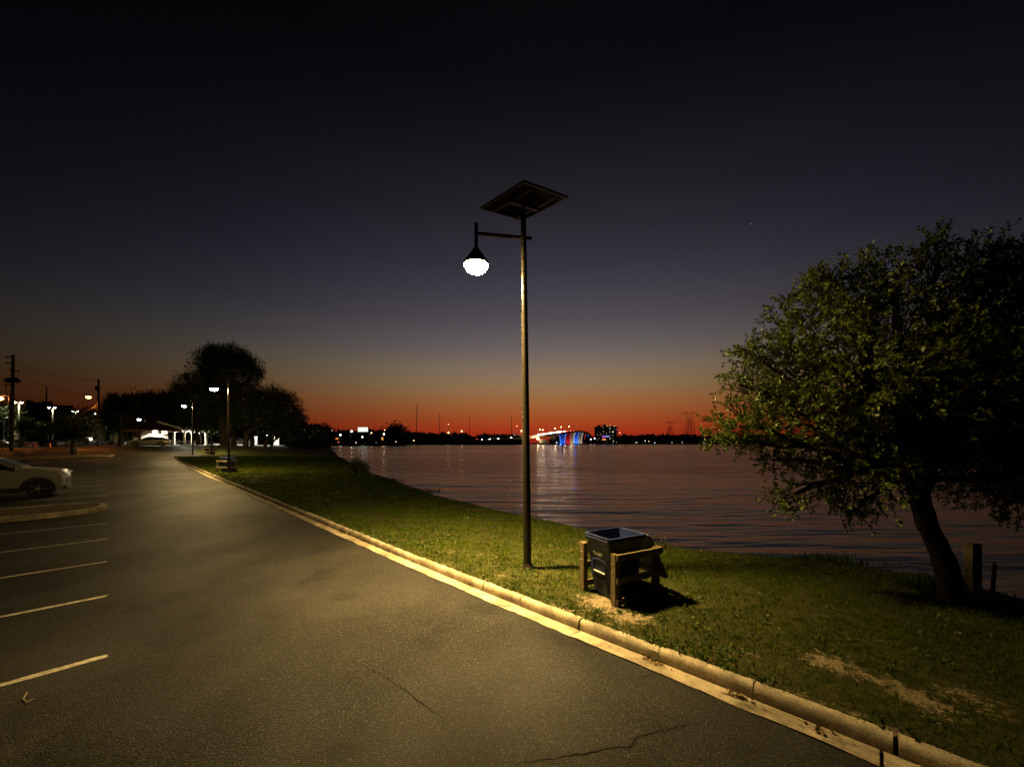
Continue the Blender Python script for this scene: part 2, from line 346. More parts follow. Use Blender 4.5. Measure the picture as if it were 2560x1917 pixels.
def water_mat():
    m, nt, b = nodes('bay_water'); N = nt.nodes.new; L = nt.links.new
    g = N('ShaderNodeNewGeometry')
    def wave(scale, sx, sy, rot, det=3):
        mp = N('ShaderNodeMapping'); mp.inputs['Rotation'].default_value = (0, 0, rot); mp.inputs['Scale'].default_value = (sx, sy, 1); L(g.outputs['Position'], mp.inputs[0])
        n = N('ShaderNodeTexNoise'); n.inputs['Scale'].default_value = scale; n.inputs['Detail'].default_value = det; n.inputs['Roughness'].default_value = .5; L(mp.outputs[0], n.inputs['Vector'])
        return n
    w1 = wave(1.0, .22, 1.15, R(4)); w2 = wave(1.0, 1.1, 3.6, R(-9)); w3 = wave(1.0, .10, .33, R(8), 2)
    patch = wave(1.0, .006, .022, R(-6), 4)
    pr = N('ShaderNodeMapRange'); pr.inputs[1].default_value = .42; pr.inputs[2].default_value = .52; pr.inputs[3].default_value = 2.4; pr.inputs[4].default_value = .7; L(patch.outputs['Fac'], pr.inputs[0])
    a1 = N('ShaderNodeMath'); a1.operation = 'MULTIPLY_ADD'; a1.inputs[1].default_value = .32; L(w2.outputs['Fac'], a1.inputs[0]); L(w1.outputs['Fac'], a1.inputs[2])
    a2 = N('ShaderNodeMath'); a2.operation = 'MULTIPLY_ADD'; a2.inputs[1].default_value = 1.2; L(w3.outputs['Fac'], a2.inputs[0]); L(a1.outputs[0], a2.inputs[2])
    bp = N('ShaderNodeBump'); bp.inputs['Distance'].default_value = .2; L(a2.outputs[0], bp.inputs['Height'])
    sc_ = N('ShaderNodeMath'); sc_.operation = 'MULTIPLY'; sc_.inputs[1].default_value = .55; L(pr.outputs[0], sc_.inputs[0]); L(sc_.outputs[0], bp.inputs['Strength'])
    L(bp.outputs[0], b.inputs['Normal'])
    b.inputs['Base Color'].default_value = (.006, .007, .008, 1); b.inputs['Roughness'].default_value = .22
    b.inputs['IOR'].default_value = 1.58; b.inputs['Specular IOR Level'].default_value = .5
    return m
M_WATER = water_mat()
M_BLACK = mat('black_paint', (.012, .011, .009), .45)
M_POLE = mat('dark_bronze_pole', (.018, .015, .010), .27, .3, .5, .15, 3)
M_WOODG = mat('treated_timber', (.09, .068, .029), .8, 0, .2, .35, 14, .5, 60)
M_WPOLE = mat('dark_pole_timber', (.045, .033, .024), .9, 0, .2, .3, 3)
M_BARK = mat('oak_bark', (.055, .042, .03), .95, 0, .1, .45, 12, 1.0, 30)
M_GALV = mat('galvanised_steel', (.32, .32, .3), .5, .6, .5, .15, 6)
M_WHITE = mat('white_paint', (.74, .73, .69), .6, 0, .3, .06, 5)
M_BINB = mat('navy_plastic', (.008, .015, .07), .42, 0, .45, .2, 5, .15, 120)
M_RUBBER = mat('black_rubber', (.012, .012, .012), .8)
M_GLASS = mat('dark_glass', (.01, .011, .012), .06, 0, .6, .05)
M_CHROME = mat('chrome_trim', (.6, .6, .6), .15, 1)
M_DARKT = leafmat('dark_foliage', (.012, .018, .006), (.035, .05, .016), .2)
M_LEAF = leafmat('oak_leaf', (.05, .08, .008), (.15, .20, .03), .35, .4, .5, 2.0)
M_GRASS = leafmat('grass_blade', (.017, .032, .0008), (.062, .092, .0025), .3, .8, .04, 1.1)
_cr = [n for n in M_GRASS.node_tree.nodes if n.type == 'VALTORGB'][0].color_ramp; _e = _cr.elements.new(.9); _e.color = (.10, .075, .012, 1)
M_REED = leafmat('dry_reed', (.05, .05, .02), (.12, .11, .05), .3, .8, .1)

# ------------------------------------------------------------------ ground sheets
def grid_mesh(name, ss, tfun, nt_, zfun, material, label, lift=0.0, attr=None, smooth=True):
    V = []; A = []
    for s in ss:
        t = tfun(s)
        x, y = xy(s, t); z = zfun(np.full_like(t, s), t) + lift
        V += list(zip(x, y, z))
        if attr is not None: A += list(attr(np.full_like(t, s), t))
    n = nt_; f = [(i * n + j, (i + 1) * n + j, (i + 1) * n + j + 1, i * n + j + 1) for i in range(len(ss) - 1) for j in range(n - 1)]
    f = [q[::-1] for q in f]
    me = bpy.data.meshes.new(name); me.from_pydata(V, [], f); me.update()
    if smooth: me.polygons.foreach_set('use_smooth', [True] * len(f))
    if attr is not None:
        a = me.attributes.new('sand', 'FLOAT', 'POINT'); a.data.foreach_set('value', np.array(A, dtype=np.float32))
    o = link(name, me, material, None, 'structure'); o['label'] = label
    return o

SANDPX = [(1530, 1512, .40), (1480, 1505, .35), (1565, 1545, .25), (2050, 1655, .30), (2090, 1662, .22), (2330, 1772, .26), (2290, 1742, .2), (2440, 1738, .15), (2350, 1720, .14),
          (1610, 1545, .2), (1860, 1640, .22), (2200, 1700, .16), (1130, 1380, .25), (2480, 1780, .2), (1250, 1440, .16)]
SAND = []
for (a, b_, c) in SANDPX:
    p = ground(a, b_); SAND.append((*st(p.x, p.y), c))
def sandf(s, t):
    v = np.zeros_like(s)
    for (a, b_, c) in SAND: v += np.exp(-(((s - a) ** 2 + (t - b_) ** 2) / (c * c))) * .5
    v += .6 * np.exp(-((t - tkerb(s) - .38) / .13) ** 2) * vnoise(s * 2.1, t, 9)
    d = t - tbank(s); v += .75 * np.exp(-((d - .45) / .4) ** 2)
    return np.clip(v, 0, 1.1) - .0
def lawn_t(n, a, b_):
    return lambda s: tkerb(s) + a + (tbank(s) + b_ - tkerb(s) - a) * np.linspace(0, 1, n)
lawn = grid_mesh('lawn', list(np.arange(-14, 14, .12)) + list(np.arange(14, 57.01, .5)), lawn_t(72, .26, 3.0), 72, zland, M_SOIL, 'green lawn between the kerb and the water', attr=sandf)
# dark park ground left of the road and beyond its bend
def park_t(n):
    def fn(s):
        hi = tkerb(s) + .2 if s < 56.5 else tbank(s) + 3
        k = int(n * .5)
        return np.concatenate([-260 + 250 * np.linspace(0, 1, n - k, endpoint=False) ** .6, -10 + (hi + 10) * np.linspace(0, 1, k)])
    return fn
def zpark(s, t):
    return np.where((t > 9) & (s > 56.4), zland(s, t), np.where(s > 56.4, np.where(t < 9, zroad(s, t) - .04, 0), zroad(s, t) - .04))
def zpark(s, t):
    z = zland(s, t)
    z2 = zroad(s, t) - .04
    return np.where(s < 57, z2, np.where(t < 8.5, z2, np.minimum(z, z2 + .2)))
M_PARK = mat('dim_park_grass', (.04, .045, .016), .95, 0, .1, .45, .6)
park = grid_mesh('park_ground', list(np.arange(-14, 56.9, 2.3)) + [57.2] + list(np.arange(60, 120, 3)) + list(np.arange(125, 460, 15)), park_t(60), 60, zpark, M_PARK, 'dim park ground beyond the road and car park')

# asphalt: car park and road
def as_t(n):
    def fn(s):
        hi = tkerb(s) if s < 54.6 else tkerb(54.6) + min(5.5, 1.35 * (s - 54.6))
        return -30 + (hi + 30) * np.concatenate([np.linspace(0, .8, 10, endpoint=False), np.linspace(.8, 1, n - 10)])
    return fn
road = grid_mesh('road', list(np.arange(-14, 54.7, .7)) + list(np.arange(54.7, 74, .6)), as_t(24), 24, zroad, M_ASPHALT, 'worn grey asphalt road and car park')
# street across the verge, lit by the sodium lamps
def street_z(s, t): return zroad(s, t) - .01
M_STREET = mat('street_asphalt', (.06, .055, .05), .8, 0, .3, .2, .8)
street = grid_mesh('street', list(np.arange(82, 101, 3)), lambda s: np.linspace(-190, -7, 50), 50, street_z, M_STREET, 'street beyond the verge under orange street lamps')

# cracks in the asphalt (narrow dark ribbons following the photographed courses)
M_CRACK = mat('crack_dark', (.012, .011, .01), .95, 0, .05)
def crack(px, w0, w1=None):
    pts = [ground(a, b_, .03) for a, b_ in px]
    P = []
    for a, b_ in zip(pts[:-1], pts[1:]):
        n = max(2, int((b_ - a).length / .035))
        for i in range(n):
            p = a.lerp(b_, i / n); k = .016 if i else .008
            P.append(p + Vector((random.uniform(-k, k), random.uniform(-k, k), 0)))
    P.append(pts[-1])
    mb = MB(); v = []
    for i, p in enumerate(P):
        d = (P[min(i + 1, len(P) - 1)] - P[max(i - 1, 0)]); d.z = 0; d.normalize(); nrm_ = Vector((-d.y, d.x, 0))
        e = min(1, .15 + 3 * min(i, len(P) - 1 - i) / len(P)); w = w0 * e * random.uniform(.55, 1.25)
        s_, t_ = st(p.x, p.y); z = float(zroad(s_, t_)) + .0035
        for k in (-1, 1): v.append((p.x + nrm_.x * w * k / 2, p.y + nrm_.y * w * k / 2, z))
    mb.add(v, [(2 * i, 2 * i + 2, 2 * i + 3, 2 * i + 1) for i in range(len(P) - 1)])
    return mb.build('crack', M_CRACK, road)
crack([(905, 1668), (955, 1692), (1000, 1725), (1040, 1757), (1085, 1790), (1105, 1803), (1120, 1830), (1155, 1850)], .012)
crack([(860, 1655), (905, 1668)], .006)
crack([(1270, 1918), (1330, 1911), (1400, 1908), (1480, 1893), (1540, 1882), (1575, 1873), (1590, 1858), (1625, 1840), (1670, 1828), (1760, 1815)], .014)
crack([(1590, 1714), (1600, 1699), (1640, 1688), (1652, 1684)], .012)
crack([(2210, 1905), (2185, 1890)], .01)

# parking lines
M_LINE = mat('worn_line_paint', (.40, .37, .29), .75, 0, .3, .5, 20)
DZ = 1.757 * 1.458
def pline(s0, t0=-5.4, t1=0.0, w=.095):
    mb = MB(); n = 40; v = []
    for i in range(n + 1):
        t = t0 + (t1 - t0) * i / n
        j = .006
        for k in (-1, 1):
            s = s0 + k * w / 2 + random.uniform(-j, j)
            x, y = xy(s, t + (random.uniform(-.03, .03) if i == n else 0)); v.append((x, y, float(zroad(s, t)) + .004))
    mb.add(v, [(2 * i, 2 * i + 2, 2 * i + 3, 2 * i + 1) for i in range(n)])
    return mb.build('painted_line', M_LINE, road)
S1 = 4.57 * 1.458
for i in list(range(-2, 5)) + list(range(7, 20)): pline(S1 + i * DZ)

# kerb and gutter, piece by piece
kerb = setting('kerb', 'concrete kerb with open joints along the lawn')
gut = setting('gutter', 'pale concrete gutter strip beside the kerb')
KP = [(.245, -.03), (.245, .0), (.252, .06), (.262, .10), (.285, .122), (.32, .128), (.36, .124), (.375, .10), (.375, -.05)]
def kerb_piece(path, dz, tilt):
    mb = MB(); secs = []
    for (s, dirn) in path:
        x0, y0 = dirn[0]; nx, ny = dirn[1]; z = s
        jt = [0] + [random.uniform(-.0035, .0035) for _ in KP[1:-1]] + [0]; chip = -.02 if random.random() < .03 else 0
        secs.append([(x0 + nx * (a + e), y0 + ny * (a + e), z + b_ + e + (chip if .26 < a < .3 else 0) + dz + tilt * (a - .25)) for (a, b_), e in zip(KP, jt)])
    mb.loft(secs)
    return mb.build('kerb_stone', M_CONC, kerb, True)
def kp_at(s):
    t = float(tkerb(s)); e = .05; dt = (float(tkerb(s + e)) - float(tkerb(s - e))) / (2 * e)
    x, y = xy(s, t); L_ = math.hypot(1, dt)
    nx, ny = xy(-dt / L_, 1 / L_)
    return (float(zroad(s, t)), ((x, y), (nx, ny)))
s = -9.0; joints = [-.13, .87, 1.83, 2.93, 4.02, 4.9]
cuts = [-9, -7.4, -5.9, -4.4, -2.7, -1.3] + joints
c = 4.9
while c < 54:
    c += random.uniform(.95, 1.35) if c < 14 else random.uniform(1.5, 2.4)
    cuts.append(min(c, 54.2))
for a, b_ in zip(cuts[:-1], cuts[1:]):
    if b_ - a < .2: continue
    g = .028 if abs(b_ + .13) < .01 else random.uniform(.008, .016)
    n = max(6, int((b_ - a) / .07)); ss = np.linspace(a + .004, b_ - g, n + 1)
    pth = []
    o = random.uniform(-.008, .008); w = random.uniform(-.006, .006)
    for k, q in enumerate(ss):
        z, d = kp_at(q); jj = o + w * (k / n - .5)
        d = ((d[0][0] + d[1][0] * jj, d[0][1] + d[1][1] * jj), d[1]); pth.append((z, d))
    kerb_piece(pth, random.uniform(-.006, .007), random.uniform(-.03, .03))
# rounded end of the kerb round the lawn's far corner
ce = 54.2; ts_ = float(tkerb(ce)); rad = 2.2; arc = []
for i in range(9):
    a = R(90 * i / 8); sx = ce + rad * math.sin(a); tx = ts_ + rad - rad * math.cos(a)
    x, y = xy(sx, tx); nx, ny = xy(-math.sin(a), math.cos(a)); arc.append((float(zroad(sx, tx)), ((x, y), (nx, ny))))
for i in (0, 2, 4, 6): kerb_piece(arc[i:i + 3], .02, 0)
for k in range(0):
    seg = []
    for q in (0, 1.9):
        tx = ts_ + rad + k * 2 + q; x, y = xy(ce + rad, tx); nx, ny = xy(-1, 0); seg.append((float(zroad(ce + rad, tx)), ((x, y), (nx, ny))))
    kerb_piece(seg, .02, 0)
GP = [(.0, -.03), (.0, .004), (.12, -.004), (.244, -.012), (.244, -.05)]
gc = [-9, -6, -3, -.05]
while gc[-1] < 54: gc.append(min(gc[-1] + random.uniform(2.8, 3.3), 54.2))
for a, b_ in zip(gc[:-1], gc[1:]):
    if b_ - a < .2: continue
    n = max(3, int((b_ - a) / .1)); ss = np.linspace(a + .005, b_ - (.02 if abs(b_ + .05) < .01 else .008), n + 1); mb = MB(); secs = []
    for q in ss:
        z, d = kp_at(q); (x0, y0), (nx, ny) = d
        e = .03 * (float(vnoise(q * 3.1, 0, 21)) - .5) + .02 * (float(vnoise(q * 11, 0, 22)) - .5)
        secs.append([(x0 + nx * (u + (e if u == 0 else 0)), y0 + ny * (u + (e if u == 0 else 0)), z + h + .006) for u, h in GP])
    mb.loft(secs); mb.build('gutter_slab', M_GUTTER, gut, True)

# planted traffic islands in the car park
M_ISL = mat('island_mulch', (.10, .075, .035), .95, 0, .1, .4, 9, .8, 40)
def island(sc, hw, t0, t1, name, label):
    root = setting(name, label)
    out = []
    for i in range(13):
        a = R(-90 + 180 * i / 12); out.append((sc + hw * math.sin(a), t1 - hw + hw * math.cos(a)))
    for i in range(13):
        a = R(90 + 180 * i / 12); out.append((sc + hw * math.sin(a), t0 + hw + hw * math.cos(a)))
    cen = (sc, (t0 + t1) / 2)
    def ring(k, h):
        r = []
        for s_, t_ in out:
            ax = min(max(t_, t0 + hw), t1 - hw); ds, dt = s_ - sc, t_ - ax; L_ = math.hypot(ds, dt) or 1
            s2, t2 = sc + ds / L_ * (L_ - k), ax + dt / L_ * (L_ - k); x, y = xy(s2, t2)
            r.append((x, y, float(zroad(s2, t2)) + h))
        return r
    secs = [ring(0, -.03), ring(.0, .1), ring(.04, .15), ring(.2, .155), ring(.22, .11)]
    n = len(out)
    for k in range(0, n, 2):   # kerb stones round the rim
        mb = MB(); idx = [(k + q) % n for q in range(3)]
        mb.loft([[sec[i] for sec in secs] for i in idx]); mb.build('kerb_stone', M_CONC, root, True)
    mb = MB(); m_ = ring(.21, .12); cx = [(a, b_, c_) for a, b_, c_ in ring(.5 * hw, .17)]
    mb.loft([m_, cx]); mb.build('planting_bed', M_ISL, root)
    return root
island(S1 + 5.35 * DZ, 1.25, -6.2, .05, 'traffic_island', 'rounded concrete-kerbed traffic island before the white car')
island(61.0, 1.1, -9, .6, 'traffic_island', 'distant low traffic island with a dark tree on it')

# water
WX0, WX1, WY0, WY1 = -70.0, 110.0, 6.0, 150.0
def wave_patch():
    ys = [WY0]
    while ys[-1] < WY1: ys.append(ys[-1] + max(.09, ys[-1] * .0085))
    ys[-1] = WY1; ys = np.array(ys); xs = np.arange(WX0, WX1 + .01, .4); X, Yg = np.meshgrid(xs, ys)
    r = np.random.default_rng(9); Z = np.zeros_like(X)
    for lam in [.5, .62, .75, .9, 1.1, 1.35, 1.7, 2.2, 3.0, 4.2, 6.0]:
        for k in range(3):
            a = r.normal(0, .16); kx, ky = math.sin(a) * 6.283 / lam, math.cos(a) * 6.283 / lam; ph = r.uniform(0, 6.28)
            env = vnoise(X / (lam * 5) + r.uniform(0, 99), Yg / (lam * 2.5) + r.uniform(0, 99), 70 + k)
            fade = np.clip((lam / (4 * np.maximum(.09, Yg * .0085)) - .55) / .6, 0, 1)
            Z += .0045 * lam ** .7 * env * fade * np.sin(kx * X + ky * Yg + ph + 2.5 * vnoise(X / (lam * 3), Yg / (lam * 3), 80 + k))
    e = np.minimum(np.minimum((X - WX0) / 15, (WX1 - X) / 15), np.minimum((Yg - WY0) / 1.0, (WY1 - Yg) / 30)); Z *= np.clip(e, 0, 1)
    n, m = X.shape; V = np.stack([X.ravel(), Yg.ravel(), WATER + Z.ravel()], 1)
    i = np.arange(n - 1)[:, None] * m + np.arange(m - 1)[None]; Fq = np.stack([i, i + 1, i + m + 1, i + m], -1).reshape(-1, 4)
    return V, Fq
WV, WF = wave_patch()
def water_mesh():
    V = [tuple(p) for p in WV]; f = [tuple(q) for q in WF]; o = len(V)
    V += [(-1100, -60, WATER), (3400, -60, WATER), (3400, 2100, WATER), (-1100, 2100, WATER), (WX0, WY0, WATER), (WX1, WY0, WATER), (WX1, WY1, WATER), (WX0, WY1, WATER)]
    f += [(o, o + 1, o + 5, o + 4), (o + 1, o + 2, o + 6, o + 5), (o + 2, o + 3, o + 7, o + 6), (o + 3, o, o + 4, o + 7)]
    me = bpy.data.meshes.new('water'); me.from_pydata(V, [], f); me.update(); me.polygons.foreach_set('use_smooth', [True] * len(f))
    return link('water', me, M_WATER, None, 'structure')
wat = water_mesh()
wat['label'] = 'rippled bay water reflecting the dusk sky'

# far shore
def zs(py): return (CAMZ - WATER) * F / (py - HY)
FS = [(760, 1116), (812, 1116), (860, 1113), (900, 1111.9), (1000, 1111.2), (1280, 1111.4), (1400, 1110.9), (1500, 1110.2), (1780, 1110.2), (2100, 1110.1), (2560, 1110), (3200, 1110), (4200, 1110)]
mb = MB(); rows = []
for px, py in FS:
    Y = zs(py); x = (px - CX) / F
    rows.append([(x * Y, Y, WATER - 1), (x * (Y + 3), Y + 3, WATER + .9), (x * (Y + 30), Y + 30, 1.2), (x * (Y + 200), Y + 200, 2.0), (x * (Y + 600), Y + 600, 2.2)])
mb.loft(rows, closed=False)
fs = mb.build('far_shore', M_PARK, None, True, 'structure'); fs['label'] = 'dark far shore across the bay'

# ------------------------------------------------------------------ grass blades
def blades():
    P = []; 
    def batch(n, s0, s1, rmin, rmax, h0, h1, w):
        s = rng.uniform(s0, s1, n); q = rng.uniform(-.005, 1.04, n) ; t = tkerb(s) + .345 + (tbank(s) + .25 - tkerb(s) - .345) * q
        x, y = xy(s, t); r = np.hypot(x, y)
        dens = .25 + .9 * sm((vnoise(s * 3.2, t * 3.2, 31) * .6 + vnoise(s * 9, t * 9, 32) * .4 - .25) / .35)
        keep = (r >= rmin) & (r < rmax) & (y > 1.5) & (np.abs(x / np.maximum(y, .1)) < 1.5) & (rng.uniform(0, 1, n) < dens)
        sv = sandf(s, t) + .7 * (vnoise(s * 5, t * 5, 33) - .5) + .5 * (vnoise(s * 15, t * 15, 34) - .5)
        keep &= rng.uniform(0, 1, n) > np.clip((sv - .22) * 2.0, 0, .97)
        s, t, x, y = s[keep], t[keep], x[keep], y[keep]; z = zland(s, t)
        P.append((x, y, z, rng.uniform(h0, h1, len(x)), np.full(len(x), w)))
    batch(230000, -9, 9, 0, 6.5, .014, .055, .006)
    batch(210000, -9, 12, 6.5, 10, .022, .055, .008)
    batch(110000, -6, 22, 10, 17, .03, .06, .013)
    batch(90000, 8, 57, 17, 44, .04, .08, .03)
    batch(50000, 30, 57, 44, 75, .06, .11, .06)
    x, y, z, h, w = [np.concatenate([p[i] for p in P]) for i in range(5)]
    n = len(x); a = rng.uniform(0, 2 * math.pi, n); b = rng.uniform(0, 2 * math.pi, n); lean = rng.uniform(.2, 1.1, n) * h
    V = np.empty((n, 3, 3)); dx, dy = np.cos(a) * w, np.sin(a) * w
    V[:, 0] = np.stack([x - dx, y - dy, z - .006], 1); V[:, 1] = np.stack([x + dx, y + dy, z - .006], 1)
    V[:, 2] = np.stack([x + np.cos(b) * lean, y + np.sin(b) * lean, z + h], 1)
    me = bpy.data.meshes.new('grass'); me.vertices.add(3 * n); me.loops.add(3 * n); me.polygons.add(n)
    me.vertices.foreach_set('co', V.reshape(-1)); me.loops.foreach_set('vertex_index', np.arange(3 * n, dtype=np.int32))
    me.polygons.foreach_set('loop_start', np.arange(0, 3 * n, 3, dtype=np.int32)); me.update(calc_edges=True)
    o = link('grass', me, M_GRASS, None, 'stuff'); o['label'] = 'short patchy grass blades growing on the lawn'
blades()

# ------------------------------------------------------------------ solar street lamps
M_BULB = glow('lamp_lens_lit', (1.0, .69, .25), 1800)
WARM = (1.0, .66, .22)
TILT = (Vector((0, 1, 0)).normalized() * math.sin(R(10)) + Vector((0, 0, -math.cos(R(10))))).to_track_quat('-Z', 'Y').to_euler()
def bolts(mb, n, r, z, s):
    for i in range(n):
        a = 2 * math.pi * (i + .5) / n; mb.box((r * math.cos(a), r * math.sin(a), z), (s, s, s * 1.3))
def solar_lamp(base, label, power, lean=0.0):
    root = thing('street_lamp', label, 'street lamp', base, 0, 'solar street lamps on the lawn')
    lx = lambda z: lean * z
    H = 6.98
    mb = MB(); mb.tube([(lx(z), 0, z) for z in (-.1, .5, 3, H)], [.079, .078, .072, .052], 20); mb.build('pole', M_POLE, root, True)
    mb = MB(); mb.lathe((0, 0, 0), [(.12, -.02), (.12, .03), (.09, .06), (.082, .12)], 20); bolts(mb, 4, .1, .045, .025); mb.build('base_collar', M_POLE, root, True)
    d = Vector((-.985, -.17, 0)); zc = 6.48
    a = Vector((lx(zc), 0, zc)) - d * .16; e = Vector((lx(zc), 0, zc)) + d * .93
    mb = MB(); mb.tube([a, e], .034, 12); mb.build('arm', M_POLE, root, True)
    mb = MB(); mb.tube([e + Vector((0, 0, .2)), e + Vector((0, 0, -.28))], .037, 12); mb.build('stem', M_POLE, root, True)
    sh = MB(); sh.lathe(e, [(.03, -.25), (.05, -.28), (.10, -.36), (.18, -.47), (.238, -.555), (.244, -.615), (.236, -.615), (.228, -.56), (.09, -.36), (.02, -.30)], 32)
    sh.build('lamp_shade', M_POLE, root, True)
    gl = MB(); gl.lathe(e, [(.05, -.565), (.225, -.57), (.226, -.60), (.215, -.65), (.185, -.70), (.135, -.74), (.07, -.765), (.01, -.772)], 32)  # flat lens bulged into a dome, its glare put into the shape
    gl.build('globe', M_BULB, root, True)
    light('lamp_light', 'SPOT', e + Vector((0, 0, -.79)), power, WARM, .10, root, TILT, R(112), 1.0)
    # solar panel, tilted
    cor = [Vector(p) for p in ((.209, 6.654, 4.553), (-.644, 7.689, 4.726), (.237, 8.377, 4.877), (1.063, 7.305, 4.697))]
    cen = sum(cor, Vector()) / 4
    ex = ((cor[1] - cor[0]) + (cor[2] - cor[3])) / 2; ey = ((cor[3] - cor[0]) + (cor[2] - cor[1])) / 2
    lx_, ly_ = ex.length, ey.length; ex.normalize(); nz_ = ex.cross(ey); nz_.normalize(); nz_ = nz_ if nz_.z > 0 else -nz_; ey2 = nz_.cross(ex)
    Mr = Matrix((ex, ey2, nz_)).transposed(); pc = Vector((lx(7), 0, 7.17))
    fr = MB(); th = .04
    for sx, sy, dx, dy in ((0, 1, lx_, .03), (0, -1, lx_, .03), (1, 0, .03, ly_ - .06), (-1, 0, .03, ly_ - .06)):
        off = Mr @ Vector((sx * (lx_ / 2 - .015), sy * (ly_ / 2 - .015), 0)); fr.box(pc + off, (dx, dy, th), Mr)
    pan = fr.build('panel_frame', M_BLACK, root)
    mb = MB(); mb.box(pc + Mr @ Vector((0, 0, .006)), (lx_ - .061, ly_ - .061, .012), Mr); mb.build('panel_back', mat('panel_back_sheet', (.006, .006, .005), .9, 0, .1), root)
    for i in range(6):
        for j in range(4):
            mb = MB(); mb.box(pc + Mr @ Vector(((i - 2.5) * (lx_ - .08) / 6, (j - 1.5) * (ly_ - .08) / 4, .0145)), ((lx_ - .08) / 6 - .008, (ly_ - .08) / 4 - .008, .004), Mr)
            mb.build('solar_cell', mat('solar_cell', (.008, .01, .03), .2, 0, .6), pan)
    mb = MB(); mb.tube([(lx(6.9), 0, 6.9), (lx(7.1), 0, 7.13)], .03, 10)
    for k in (-1, 1): mb.box(pc + Mr @ Vector((0, k * .3, -.035)), (lx_ * .85, .035, .03), Mr)
    mb.box(pc + Mr @ Vector((0, 0, -.06)), (.09, .7, .03), Mr); mb.build('panel_bracket', M_BLACK, root)
    return root
LP = 12000
b1 = ground(1319, 1421)
solar_lamp(b1, 'tall lit solar street lamp nearest, standing beside the blue bin', LP, -.012)
solar_lamp(stand(572, 26.6), 'lit solar street lamp in the middle distance in front of the large tree', LP * .34, .0)
solar_lamp(stand(482, 46.8), 'farthest lit solar street lamp on the lawn by the end of the kerb', LP * .3, .0)

# ------------------------------------------------------------------ rubbish carts and their timber guards
def rrect(cx, cy, z, w, d, r, n=4):
    p = []
    for qx, qy, a0 in ((1, 1, 0), (-1, 1, 90), (-1, -1, 180), (1, -1, 270)):
        for i in range(n + 1):
            a = R(a0 + 90 * i / n); p.append((cx + qx * (w / 2 - r) + r * math.cos(a), cy + qy * (d / 2 - r) + r * math.sin(a), z))
    return p
def text_mesh(txt, size, name, m, parent, Mx):
    cu = bpy.data.curves.new('txt', 'FONT'); cu.body = txt; cu.size = size; cu.extrude = .001; cu.align_x = 'CENTER'; cu.align_y = 'CENTER'
    o = bpy.data.objects.new('txt', cu); COL.objects.link(o); bpy.context.view_layer.update()
    me = bpy.data.meshes.new_from_object(o.evaluated_get(bpy.context.evaluated_depsgraph_get())); me.transform(Mx)
    bpy.data.objects.remove(o); me.materials.clear()
    return link(name, me, m, parent)
M_PRINT = mat('faded_print', (.22, .22, .19), .7)
M_PRINTD = mat('dim_emblem_print', (.05, .055, .065), .6)
M_PRINTW = mat('pale_emblem_print', (.6, .6, .58), .6)
